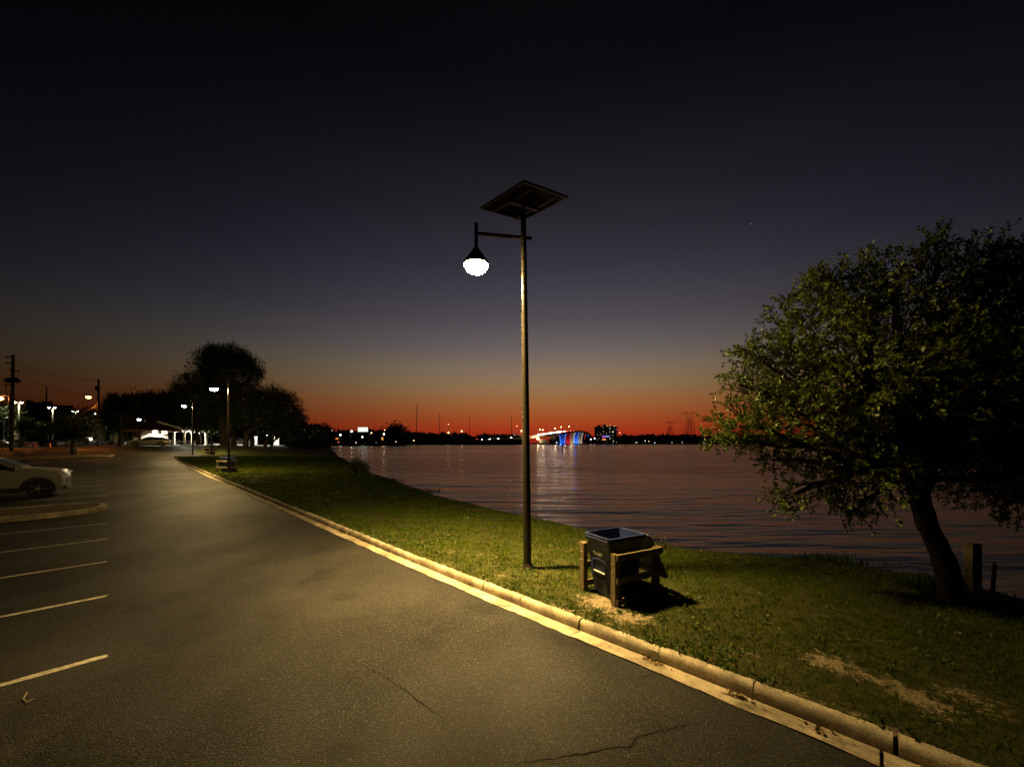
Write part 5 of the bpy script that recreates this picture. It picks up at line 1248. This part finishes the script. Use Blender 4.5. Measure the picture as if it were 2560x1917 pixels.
# shore street lamps
def shore_lamp(px, yt, yb, Y, hx, col, label, r_=.9, strength=14):
    b_ = at(px, yb, Y); t_ = thing('shore_lamp', label, 'street lamp', b_, 0, 'lamps on the far shore'); q = at(px, yt, Y) - b_; h = at(px + hx, yt + 1, Y) - b_
    mb = MB(); mb.tube([(0, 0, -1), q], Y * .0006, 6); mb.build('pole', mat('pale_far_pole', (.35, .3, .22), .6), t_)
    mb = MB(); mb.bar(q, h, Y * .0007); mb.build('arm', M_POLE, t_)
    mb = MB(); mb.ball(h, r_, 8); mb.build('globe', glow('shore_lamp_%d_%d' % (int(col[1] * 100), strength), col, strength), t_)
WH, AM, RD = (1, .86, .6), (1, .55, .2), (1, .16, .06)
SL = [(824.5, 1076, 1106, 430, 4, WH, 'brightest white lamp at the left end of the far shore', 1.1), (849, 1086, 1106, 480, 2, WH, 'white lamp above the orange sign on the far shore', .9),
      (875.5, 1077, 1110, 470, 4, WH, 'white lamp left of the lit billboard', 1.0), (905.5, 1091, 1108, 500, .5, WH, 'low white lamp below the lit billboard', .8),
      (923.5, 1081, 1106, 480, 5, AM, 'amber lamp right of the lit billboard', .6), (954, 1074, 1106, 470, 8, AM, 'amber lamp on a tall bracket right of the billboard', .4),
      (958, 1084, 1106, 500, 2, WH, 'white lamp below the tall bracket lamp', .9), (1121, 1060, 1100, 800, .2, RD, 'high red lamp over the middle far shore', .8),
      (1121, 1080.5, 1100, 790, .2, AM, 'amber lamp below the high red lamp', 1.2), (1154, 1076.5, 1100, 790, .3, AM, 'amber lamp on the middle far shore', 1.2),
      (1292, 1064, 1098, 800, .2, RD, 'red lamp left of the tall near lamp pole', .9), (1302, 1076, 1096, 780, 1.5, AM, 'amber lamp beside the near lamp pole at the bridge foot', 1.1),
      (1549, 1081, 1106, 1000, .2, RD, 'red lamp just right of the high-rise', 1.1), (1034, 1100, 1106, 740, .2, AM, 'small amber lamp at the middle far waterline', .6)]
for a in SL: shore_lamp(*a)
for i, (px, py) in enumerate(sorted([(1593, 1105), (1590, 1106), (1613, 1102), (1637, 1107), (1680, 1106), (1706, 1105.5), (1622, 1103), (1886, 1111), (1890, 1111), (1894, 1111), (1760, 1106), (1925, 1111), (1970, 1108)])):
    Y = 1000; b_ = at(px, 1107.5, Y); t_ = thing('waterside_light', ORD[i] + ' tiny waterside light counted from the high-rise rightwards', 'light', b_, 0, 'tiny lights along the right far shore')
    q = at(px, min(py, 1106.6), Y) - b_; mb = MB(); mb.tube([(0, 0, -1), q], .3, 5); mb.build('post', M_POLE, t_); mb = MB(); mb.ball(q, random.uniform(.6, 1.1), 7); mb.build('globe', glow('waterside_lit_%d' % (i % 3), [(1, .85, .5), (.85, 1, .9), (1, .95, .85)][i % 3], 2.2), t_)
for i, (px, py, m_) in enumerate([(818, 1105, WH), (846, 1105, RD), (868, 1107, WH), (890, 1106, WH), (912, 1107, WH), (940, 1107, WH), (990, 1104, WH), (830, 1106, WH), (955, 1096, AM)]):
    Y = 400; b_ = at(px, 1109, Y); t_ = thing('marina_light', ('red' if m_ is RD else 'amber' if m_ is AM else 'pale') + ' small light low on the left far shore, ' + ['leftmost of all', 'below the orange sign', 'left of the sheds', 'below the billboard', 'right of the billboard post', 'below the bracket lamp', 'far right of the row', 'second from the left', 'on the amber sign column'][i], 'light', b_, 0, 'small lights along the left far shore')
    q = at(px, py, Y) - b_; mb = MB(); mb.tube([(0, 0, -1), q], .1, 5); mb.build('post', M_POLE, t_); mb = MB(); mb.ball(q, .42, 7); mb.build('globe', glow('marina_%d' % int(m_[1] * 100), m_, 3), t_)
# billboard
b_ = at(907, 1106, 480); t_ = thing('billboard', 'glowing pale billboard on a post above the left far shore', 'billboard', b_); r = lambda a, c_: at(a, c_, 480) - b_
mb = MB(); mb.tube([(r(914, 1106).x, .4, -1), (r(914, 1070).x, .4, r(914, 1072).z)], .5, 8); mb.build('post', M_POLE, t_)
panel(t_, r, 895, 919.5, 1068, 1079, 0, .5, 'lit_face', glow('billboard_lit', (.92, 1, .82), 1.15)); panel(t_, r, 894.5, 921.5, 1067.6, 1079.4, .5, .4, 'frame', M_BLACK)
b_ = at(840, 1108, 420); t_ = thing('shop_sign', 'small glowing orange sign low on the left far shore', 'sign', b_); r = lambda a, c_: at(a, c_, 420) - b_
panel(t_, r, 834.5, 845.5, 1094, 1098, 0, .4, 'lit_face', glow('orange_sign_lit', (1, .35, .06), .9)); panel(t_, r, 839.5, 840.5, 1098, 1109, .1, .3, 'post', M_POLE)
b_ = at(955, 1108, 480); t_ = thing('shop_sign', 'narrow amber lit sign column right of the billboard', 'sign', b_); r = lambda a, c_: at(a, c_, 480) - b_
panel(t_, r, 953.5, 958, 1093, 1100, 0, .4, 'lit_face', glow('orange_sign_lit', (1, .35, .06), .9)); panel(t_, r, 955, 956, 1100, 1109, .1, .3, 'post', M_POLE)
# far pale buildings over the tree line
b_ = at(1023, 1100, 1400); t_ = thing('distant_building', 'pale stepped building far beyond the tree line', 'building', b_); r = lambda a, c_: at(a, c_, 1400) - b_
for a, c_, d_ in ((1009, 1015, 1083), (1015, 1027, 1081), (1020, 1025, 1077), (1027, 1036, 1084)): panel(t_, r, a, c_, d_, 1104, 0, 14, 'block', mat('far_pale_render', (.45, .36, .28), .9))
for i in range(4): panel(t_, r, 1016, 1026, 1082.5 + i * 1.8, 1083 + i * 1.8, -7.2, .3, 'window_band', glow('far_window_lit', (1, .6, .3), .35))
# docks, boats sheds along left far shore
b_ = at(900, 1112, 380); t_ = thing('boat_shed', 'low pale sheds at the water on the left far shore', 'shed', b_); r = lambda a, c_: at(a, c_, 380) - b_
for a, c_, d_ in ((862, 880, 1105), (884, 889, 1107), (903, 912, 1106), (930, 942, 1106.5), (965, 992, 1108)): panel(t_, r, a, c_, d_, 1110.5, 0, 6, 'bay', mat('shed_wall', (.25, .22, .17), .8))

# transmission monopoles
M_TX = mat('weathered_steel_dark', (.05, .035, .03), .8)
def monopole(px, yt, yb, Y, arms, label, w=.55):
    b_ = at(px, yb, Y); t_ = thing('transmission_pole', label, 'transmission pole', b_, 0, 'tall poles on the far shore'); q = at(px + .7, yt, Y) - b_
    mb = MB(); mb.tube([(0, 0, -2), q], [w, w * .55], 8); mb.build('shaft', M_TX, t_)
    for (l, rr, y) in arms:
        a, c_ = at(px - l, y, Y) - b_, at(px + rr, y + (.8 if l * rr == 0 else 0), Y) - b_; mb = MB(); mb.bar(a, c_, w * .45); mb.build('crossarm', M_TX, t_)
        for e in (a, c_):
            mb = MB(); mb.tube([e, e + Vector((0, 0, -1.6))], w * .2, 5); mb.build('insulator', M_TX, t_)
monopole(1041.5, 1008, 1108, 560, [(3.5, 0, 1019), (0, 3.5, 1022), (4, 0, 1031), (0, 3.5, 1034), (4, 0, 1042), (0, 3.5, 1046)], 'tallest single pole on the left far shore with short alternating arms', .62)
monopole(1098, 1034, 1106, 640, [(5, 4, 1044.5), (5, 4, 1056), (6, 4, 1068)], 'pole with three full crossarms right of the tallest pole', .55)
monopole(1173, 1038, 1106, 700, [], 'bare pole between the crossarm pole and the bridge', .6)
monopole(1278, 1039, 1108, 620, [], 'bare pole left of the nearest lamp post', .5)
monopole(935, 1060, 1104, 620, [], 'short thin pole above the billboard trees', .4)
monopole(1211, 1076, 1100, 900, [], 'faint short pole left of the bridge approach', .5)
# lattice towers
def lattice(px, yt, yb, Y, wb, wt, arm, label):
    b_ = at(px, yb, Y); t_ = thing('lattice_tower', label, 'pylon', b_, 0, 'lattice pylons'); k = Y / F
    H = (yb - yt) * k; mb = MB(); w_ = lambda u: (wb + (wt - wb) * min(1, u / .72)) * k / 2
    for sx in (-1, 1):
        for sy in (-1, 1): mb.bar((sx * w_(0), sy * w_(0), -3), (sx * w_(.72), sy * w_(.72), H * .72), .6)
    n = 7
    for i in range(n):
        u0, u1 = .72 * i / n, .72 * (i + 1) / n
        for sy in (-1, 1):
            mb.bar((-w_(u0), sy * w_(u0), H * u0), (w_(u1), sy * w_(u1), H * u1), .35); mb.bar((w_(u0), sy * w_(u0), H * u0), (-w_(u1), sy * w_(u1), H * u1), .35); mb.bar((-w_(u1), sy * w_(u1), H * u1), (w_(u1), sy * w_(u1), H * u1), .4)
    mb.build('lattice_body', M_TX, t_)
    hd_ = MB()
    for sx in (-1, 1):
        hd_.bar((sx * w_(.72), 0, H * .72), (sx * arm * .45 * k, 0, H * .93), .55); hd_.bar((0, 0, H * .8), (sx * arm * .45 * k, 0, H * .93), .4)
        hd_.bar((sx * arm * .45 * k, 0, H * .93), (sx * arm * .55 * k, 0, H), .4); hd_.bar((sx * arm * k, 0, H * .925), (sx * arm * .45 * k, 0, H * .97), .35)
    hd_.bar((-arm * k, 0, H * .93), (arm * k, 0, H * .93), .55); hd_.build('head_frame', M_TX, t_)
    for sx in (-.95, 0, .95): mb = MB(); mb.tube([(sx * arm * k, 0, H * .925), (sx * arm * k, 0, H * .87)], .3, 5); mb.build('insulator', M_TX, t_)
    return t_
lattice(1724.5, 1027, 1103, 940, 25, 11, 18, 'larger lattice pylon on the right far shore')
lattice(1674.5, 1051, 1103, 1180, 15, 7, 12, 'smaller lattice pylon left of the larger one')
for i, dx in enumerate((-.95, 0, .95)):
    A, B = at(1674.5 + dx * 12, 1057, 1180), at(1724.5 + dx * 18, 1034, 940); w_ = thing('overhead_wire', ['left line strung between the lattice pylons', 'middle line strung between the lattice pylons', 'right line strung between the lattice pylons'][i], 'wire', A, 0, 'pylon lines')
    mb = MB(); mb.tube([(B - A) * (q / 12) + Vector((0, 0, -26 * (q / 12) * (1 - q / 12))) for q in range(13)], .16, 4); mb.build('cable', M_TX, w_)

# high-rise
Yh = 1000; b_ = at(1516, 1108.5, Yh); hr = thing('high_rise', 'dark high-rise with scattered lit windows and a coloured light panel', 'building', b_); r = lambda a, c_: at(a, c_, Yh) - b_
M_HR = mat('dark_concrete', (.05, .048, .045), .85)
panel(hr, r, 1490, 1542, 1066, 1110, 9, 18, 'core', M_HR)
panel(hr, r, 1497, 1502, 1062, 1066, 9, 12, 'roof_room', M_HR); panel(hr, r, 1509, 1518, 1061, 1066, 9, 12, 'roof_room', M_HR); panel(hr, r, 1525, 1534, 1063.5, 1066, 9, 12, 'roof_room', M_HR)
for i in range(14): panel(hr, r, 1488.5, 1544.5, 1067 + i * 3.0, 1067.7 + i * 3.0, 8, 19.6, 'floor_slab', M_HR)
for i in range(9): panel(hr, r, 1489 + i * 6.8, 1489.8 + i * 6.8, 1066.4, 1109, -.9, 1.6, 'fin_wall', M_HR)
hw = glow('flat_window_lit', (1, .82, .5), 1.6); hw2 = glow('flat_window_dim', (.9, .75, .5), .4)
for (x, y_, k) in [(1507.5, 1068.5, 0), (1525, 1071, 1), (1536.5, 1071.5, 0), (1532.5, 1080.5, 1), (1532.5, 1078, 1), (1509, 1078.8, 1), (1524.5, 1079.2, 1), (1502.5, 1083.3, 0), (1516.5, 1083.3, 1), (1508, 1085.7, 0), (1493.5, 1087, 0),
                (1500.5, 1087.5, 0), (1524, 1088.5, 0), (1528.5, 1088.5, 0), (1497, 1079.5, 0), (1533, 1088.5, 0), (1525, 1096, 1), (1533.5, 1102.5, 1), (1517, 1105.5, 0), (1532, 1106.5, 0), (1541, 1105, 0), (1497.5, 1095, 0), (1523, 1068.3, 0), (1531, 1095, 0), (1494, 1099, 0), (1508, 1098, 0)]:
    panel(hr, r, x - .8, x + .8, y_ - .8, y_ + .9, -.3, .5, 'window', hw if k else hw2)
for (x, y_) in [(1517, 1064), (1525.5, 1064), (1536, 1065)]: panel(hr, r, x - 1.6, x + 1.6, y_ - .4, y_ + .5, -1.2, .4, 'roof_light', glow('roof_light_lit', (1, .6, .25), 1.4))
panel(hr, r, 1505, 1513.5, 1089.5, 1091.5, -2.2, .5, 'light_panel', glow('violet_panel_lit', (.22, .12, .9), 1.1)); panel(hr, r, 1514, 1522.5, 1089.5, 1091.5, -2.2, .5, 'light_panel', glow('blue_panel_lit', (.35, .4, 1), 1.5))
panel(hr, r, 1505, 1513.5, 1091.8, 1093.6, -2.2, .5, 'light_panel', glow('pink_panel_lit', (.9, .12, .35), .8)); panel(hr, r, 1505, 1514, 1097.5, 1099.5, -2.2, .5, 'light_panel', glow('orange_panel_lit', (1, .42, .08), 1.6))
panel(hr, r, 1539, 1544, 1074, 1074.8, -1.2, .5, 'light_panel', glow('violet_panel_lit', (.22, .12, .9), 1.1))

# bridge: rises from the left shore, curves away over the channel
BP = [(1140, 1101.5, 700), (1190, 1100, 715), (1240, 1098, 735), (1290, 1094.5, 760), (1340, 1089, 790), (1380, 1083.5, 830), (1415, 1079, 880), (1440, 1077.5, 950), (1455, 1080.5, 1040), (1464, 1085, 1150), (1470, 1091, 1290), (1474, 1097, 1450)]
bpts = [at(*p) for p in BP]
bg_ = thing('bridge', 'long floodlit road bridge rising over the far channel', 'bridge', (bpts[0].x, bpts[0].y, 0))
ob = Vector(bg_.location)
def spl(u):
    i = min(int(u), len(bpts) - 2); f_ = u - i
    p0, p1, p2, p3 = bpts[max(i - 1, 0)], bpts[i], bpts[i + 1], bpts[min(i + 2, len(bpts) - 1)]
    return .5 * ((2 * p1) + (p2 - p0) * f_ + (2 * p0 - 5 * p1 + 4 * p2 - p3) * f_ ** 2 + (3 * p1 - p0 - 3 * p2 + p3) * f_ ** 3)
def brside(u, w):
    d = spl(min(u + .05, len(bpts) - 1.001)) - spl(max(u - .05, 0)); d.z = 0; d.normalize(); return spl(u) + Vector((d.y, -d.x, 0)) * w
M_DECK = mat('pale_bridge_concrete', (.42, .39, .33), .8)
us = np.linspace(0, len(bpts) - 1.01, 60)
mb = MB(); W_ = 12.5
mb.loft([[brside(u, -W_) - ob, brside(u, W_) - ob, brside(u, W_) - ob - Vector((0, 0, 2.6)), brside(u, W_ * .6) - ob - Vector((0, 0, 4.2)), brside(u, -W_ * .6) - ob - Vector((0, 0, 4.2)), brside(u, -W_) - ob - Vector((0, 0, 2.6))] for u in us]); mb.build('deck', M_DECK, bg_)
for sd in (-1, 1):
    mb = MB(); mb.loft([[brside(u, sd * W_) - ob, brside(u, sd * (W_ - .4)) - ob, brside(u, sd * (W_ - .4)) - ob + Vector((0, 0, 1.1)), brside(u, sd * W_) - ob + Vector((0, 0, 1.1))] for u in us]); mb.build('parapet', M_DECK, bg_)
# approach embankment
mb = MB(); mb.loft([[brside(u, -16) * 1 - ob - Vector((0, 0, 4)), brside(u, 16) - ob - Vector((0, 0, 4)), Vector((brside(u, 24).x, brside(u, 24).y, WATER - 1)) - ob, Vector((brside(u, -24).x, brside(u, -24).y, WATER - 1)) - ob] for u in np.linspace(0, 3.1, 12)]); mb.build('embankment', M_PARK, bg_)
def pier(u, m_, colr, label):
    c_ = brside(u, 0) - ob; a, b2 = brside(u, -W_ * .8) - ob, brside(u, W_ * .8) - ob; h = c_.z - 4.0
    top = c_.z - 4.1
    d = (b2 - a).normalized(); f_ = Vector((-d.y, d.x, 0)); root_ = None
    secs = []
    for z, k, th in ((WATER - 2, .62, 2.2), (h * .25, .58, 1.9), (h * .7, .66, 1.9), (h * .86, .8, 2.1), (top, 1.0, 2.3)):
        A, B = c_ + (a - c_) * k, c_ + (b2 - c_) * k; secs.append([Vector((p.x, p.y, z)) + f_ * s_ * th / 2 for p, s_ in ((A, -1), (B, -1), (B, 1), (A, 1))])
    mb = MB(); mb.loft(secs); p_ = mb.build('pier', M_DECK, bg_); p_['label'] = label
    cp_ = MB(); cp_.box((c_.x, c_.y, .0), (18, 12, 2.4)); cp_.build('pile_cap', M_DECK, p_)
    if m_ is not None:   # LED strips up both edges of the pier's near face
        st_ = MB()
        for s_ in (-1, 1):
            ptz = [(sec[0 if s_ < 0 else 1] + (sec[0 if s_ < 0 else 1] - c_).normalized() * .0) for sec in secs[0:]]
            e = [Vector((q.x, q.y, max(q.z, 1.5))) - f_ * .5 * (1 if f_.y > 0 else -1) for q in ptz]
            st_.tube(e, .75, 5)
        st_.build('light_strip', m_, p_)
        q = c_ - f_ * (11 if f_.y > 0 else -11)
        light('flood_light', 'POINT', (q.x, q.y, 2.5), colr[1], colr[0], 1.0, bg_)
BL = glow('blue_strip_lit', (.10, .30, 1), .7); RE = glow('red_strip_lit', (1, .06, .08), .45); WT = glow('white_strip_lit', (1, .95, .8), .5)
cB, cR, cW = ((.02, .12, 1), 9000), ((1, .02, .05), 5000), ((1, .85, .6), 3500)
pier(5.05, None, None, 'dim unlit bridge pier nearest the shore'); pier(5.75, BL, cB, 'first blue-lit bridge pier'); pier(6.15, RE, cR, 'first red-lit bridge pier'); pier(6.5, WT, cW, 'first white-lit bridge pier')
pier(6.95, BL, (cB[0], 22000), 'tall blue-lit bridge pier at the crest'); pier(7.5, WT, cW, 'second white-lit bridge pier'); pier(8.1, RE, cR, 'second red-lit bridge pier'); pier(8.8, BL, cB, 'last blue-lit bridge pier')
# warm floodlit abutment
ab = MB(); A0, A1 = at(1349, 1100, 775) - ob, at(1370, 1100, 790) - ob
ab.add([A0 + Vector((0, 0, 0)) + Vector((0, 0, -6)), A1 + Vector((-2, 0, -6)), A1 + Vector((0, 0, 2)), A0 + Vector((0, 0, 2))] + [p + Vector((0, 4, 0)) for p in (A0 + Vector((0, 0, -6)), A1 + Vector((-2, 0, -6)), A1 + Vector((0, 0, 2)), A0 + Vector((0, 0, 2)))], [(0, 1, 2, 3), (5, 4, 7, 6), (0, 4, 5, 1), (1, 5, 6, 2), (2, 6, 7, 3), (3, 7, 4, 0)])
ab.build('abutment', M_DECK, bg_)
q = at(1346, 1098, 765) - ob; light('flood_light', 'POINT', q, 26000, (1, .72, .38), 1.0, bg_)
mb = MB(); mb.ball(q + Vector((-1, -2, 1)), 1.9, 10); mb.build('flood_lamp', glow('warm_flood_lit', (1, .66, .26), 30), bg_)
# bridge lamps, alternating sides
for i, u in enumerate(np.linspace(2.6, 9.6, 20)):
    s_ = -1 if i % 2 else 1; p_ = brside(u, s_ * (W_ - .2)) - ob; t_ = p_ + Vector((0, 0, 11)); lit = i in (2, 4, 5, 6, 9, 11)
    mb = MB(); mb.tube([p_, t_, t_ + Vector((2, 0, .6))], .22, 5); lp_ = mb.build('lamp_post', mat('pale_far_pole', (.35, .3, .22)), bg_)
    if lit: mb = MB(); mb.ball(t_ + Vector((2.4, -.2, .4)), 1.0, 7); mb.build('lamp_globe', glow('bridge_lamp_lit', (1, .6, .28), 14), lp_)
for u in (3.4, 4.4, 5.2, 5.9, 6.5): p_ = brside(u, 0) - ob; light('deck_light', 'POINT', p_ + Vector((0, -3, 9)), 9000, (1, .78, .5), .6, bg_)
# traffic on the bridge
M_TRAF = glow('traffic_head_lit', (1, .95, .88), 70); M_TRED = glow('traffic_tail_lit', (1, .08, .04), 9)
hu = [1.35, 1.75, 2.2, 2.85, 3.3, 3.7, 4.25, 4.45, 4.6, 4.8, 4.95, 5.1, 5.25, 5.45, 5.6, 5.75, 6.05]
for i, u in enumerate(hu):
    p_ = brside(u, -5.5); d = spl(u + .1) - spl(u); c_ = thing('bridge_car', ORD[i] + ' oncoming car with bright headlamps from the left end of the bridge', 'car', p_, math.atan2(-d.y, -d.x), 'oncoming cars on the bridge')
    mb = MB(); mb.box((-2, 0, .75), (4.4, 1.8, .9)); mb.loft([rrect(-2.2, 0, 1.2, 3.0, 1.7, .2), rrect(-2.3, 0, 1.75, 1.9, 1.4, .2)]); mb.build('body', M_CLAD, c_)
    for k in (-1, 1): mb = MB(); mb.ball((.3, k * .7, .8), .62 if u > 2 else .5, 7); mb.build('headlight', M_TRAF, c_)
for i, u in enumerate((1.0, 3.62, 5.5, 5.9, 6.2, 6.5)):
    p_ = brside(u, 6); d = spl(u + .1) - spl(u); c_ = thing('bridge_car', ORD[i] + ' receding car with red tail lamps from the left end of the bridge', 'car', p_, math.atan2(d.y, d.x), 'receding cars on the bridge')
    mb = MB(); mb.box((2, 0, .75), (4.4, 1.8, .9)); mb.loft([rrect(2.2, 0, 1.2, 3.0, 1.7, .2), rrect(2.3, 0, 1.75, 1.9, 1.4, .2)]); mb.build('body', M_CLAD, c_)
    for k in (-1, 1): mb = MB(); mb.ball((-.3, k * .7, 1.0), .55, 7); mb.build('tail_light', M_TRED, c_)
# glowing lights between bridge and high-rise
for i, (px, py, c_, lab) in enumerate([(1477, 1098, (1, .9, .9), 'white glare right of the bridge end'), (1486.5, 1096, (1, .7, .9), 'pinkish glare beside the high-rise'), (1384, 1106, (1, .9, .7), 'small lamp below the bridge'), (1392, 1106, (.4, .6, 1), 'small blue lamp at the first blue pier')]):
    b_ = at(px, 1109, 960); t_ = thing('dock_lamp', lab, 'lamp', b_, 0, 'dock lamps by the bridge'); q = at(px, py, 960) - b_
    mb = MB(); mb.tube([(0, 0, -1), q], .3, 5); mb.build('post', M_POLE, t_); mb = MB(); mb.ball(q, 1.5 if i < 2 else 1.0, 8); mb.build('globe', glow('dock_lit_%d' % i, c_, 6), t_)
# pilings standing in the water
for i, (px, yt, yb, w, lab) in enumerate([(1382.5, 1108, 1121, .16, 'leftmost piling below the bridge piers'), (1391.5, 1109, 1122, .12, 'second piling below the bridge piers'), (1398, 1109, 1126, .16, 'third piling below the bridge piers'), (1406, 1108, 1128, .22, 'thickest piling below the bridge piers'),
        (1417, 1108, 1119, .12, 'rightmost piling below the bridge piers'), (1469.5, 1107, 1120, .16, 'single piling below the bridge end'), (1520, 1107, 1120, .17, 'single piling below the high-rise'), (1565, 1107, 1120, .16, 'single piling right of the high-rise'),
        (1277, 1108, 1121, .16, 'piling left of the nearest lamp post'), (1011, 1104, 1118, .22, 'taller piling near the left far shore'), (1024, 1110, 1117, .2, 'short piling near the left far shore'), (903.5, 1106, 1116, .2, 'piling close to the left far shore')]):
    Y = (CAMZ - WATER) * F / (yb - HY); b_ = at(px, yb, Y); t_ = thing('piling', lab, 'piling', b_, 0, 'pilings in the water'); h = (yb - yt) / F * Y
    mb = MB(); mb.tube([(0, 0, -1.5), (0, 0, h * .6), (random.uniform(-.03, .03), 0, h)], [w * 1.1, w, w * .9], 9); mb.build('shaft', M_WPOLE, t_); mb = MB(); mb.lathe((0, 0, h), [(w * 1.0, 0), (w * .95, .05), (.02, w * .5)], 9); mb.build('cap', M_BLACK, t_)
# piles under the larger pylon
for i, px in enumerate((1712, 1719, 1737, 1743)):
    b_ = at(px, 1110, 930); t_ = thing('pylon_dolphin', ORD[i] + ' dark pile cluster from the left below the larger pylon', 'piling', b_, 0, 'pile clusters below the pylon'); mb = MB()
    for k in range(3): mb.tube([((k - 1) * 1.1, 0, -2), ((k - 1) * .7, 0, 3.4)], .6, 6)
    o = mb.build('pile_cluster', M_TX, t_); o['kind'] = 'stuff'
# evening star
b_ = at(1877, 560, 6000); ev = thing('evening_star', 'single faint star in the dusk sky above the oak', 'star', b_); mb = MB(); mb.ball((0, 0, 0), 4.5, 10); mb.build('disc', glow('star_lit', (1, 1, 1), .5), ev)

# ------------------------------------------------------------------ weeds and fallen leaves on the lawn
wr = np.random.default_rng(77)
def lawn_leaves(n, size, m, label, name, near, up):
    s = wr.uniform(-6, 13, n * 4); q = wr.uniform(0, 1, n * 4) ** near; t = tkerb(s) + .37 + (tbank(s) - tkerb(s) - .4) * q
    k = (vnoise(s * 1.7, t * 1.7, 61) * .6 + vnoise(s * 5, t * 5, 62) * .4) > .55; s, t = s[k][:n], t[k][:n]; rep = 7 if up else 1
    s = np.repeat(s, rep) + wr.normal(size=len(s) * rep) * .03 * up; t = np.repeat(t, rep) + wr.normal(size=len(t) * rep) * .03 * up
    x, y = xy(s, t); z = zland(s, t) + (.012 if up else wr.uniform(.02, .04, len(s)))
    D = np.stack([wr.normal(size=len(s)), wr.normal(size=len(s)), np.full(len(s), .7 * up + .05)], 1)
    o = leaf_cloud(name, np.stack([x, y, z], 1), D, size, size * .6, m, None, 78, 'stuff'); o['label'] = label
lawn_leaves(900, .055, leafmat('weed_leaf', (.02, .04, .003), (.06, .095, .008), .3, .6, .3, 3), 'broad-leaved weeds scattered through the lawn near the kerb', 'weed_leaves', 1.7, 1)
lawn_leaves(420, .045, M_DRY, 'dry fallen leaves scattered over the lawn', 'fallen_leaves', 1.2, 0)
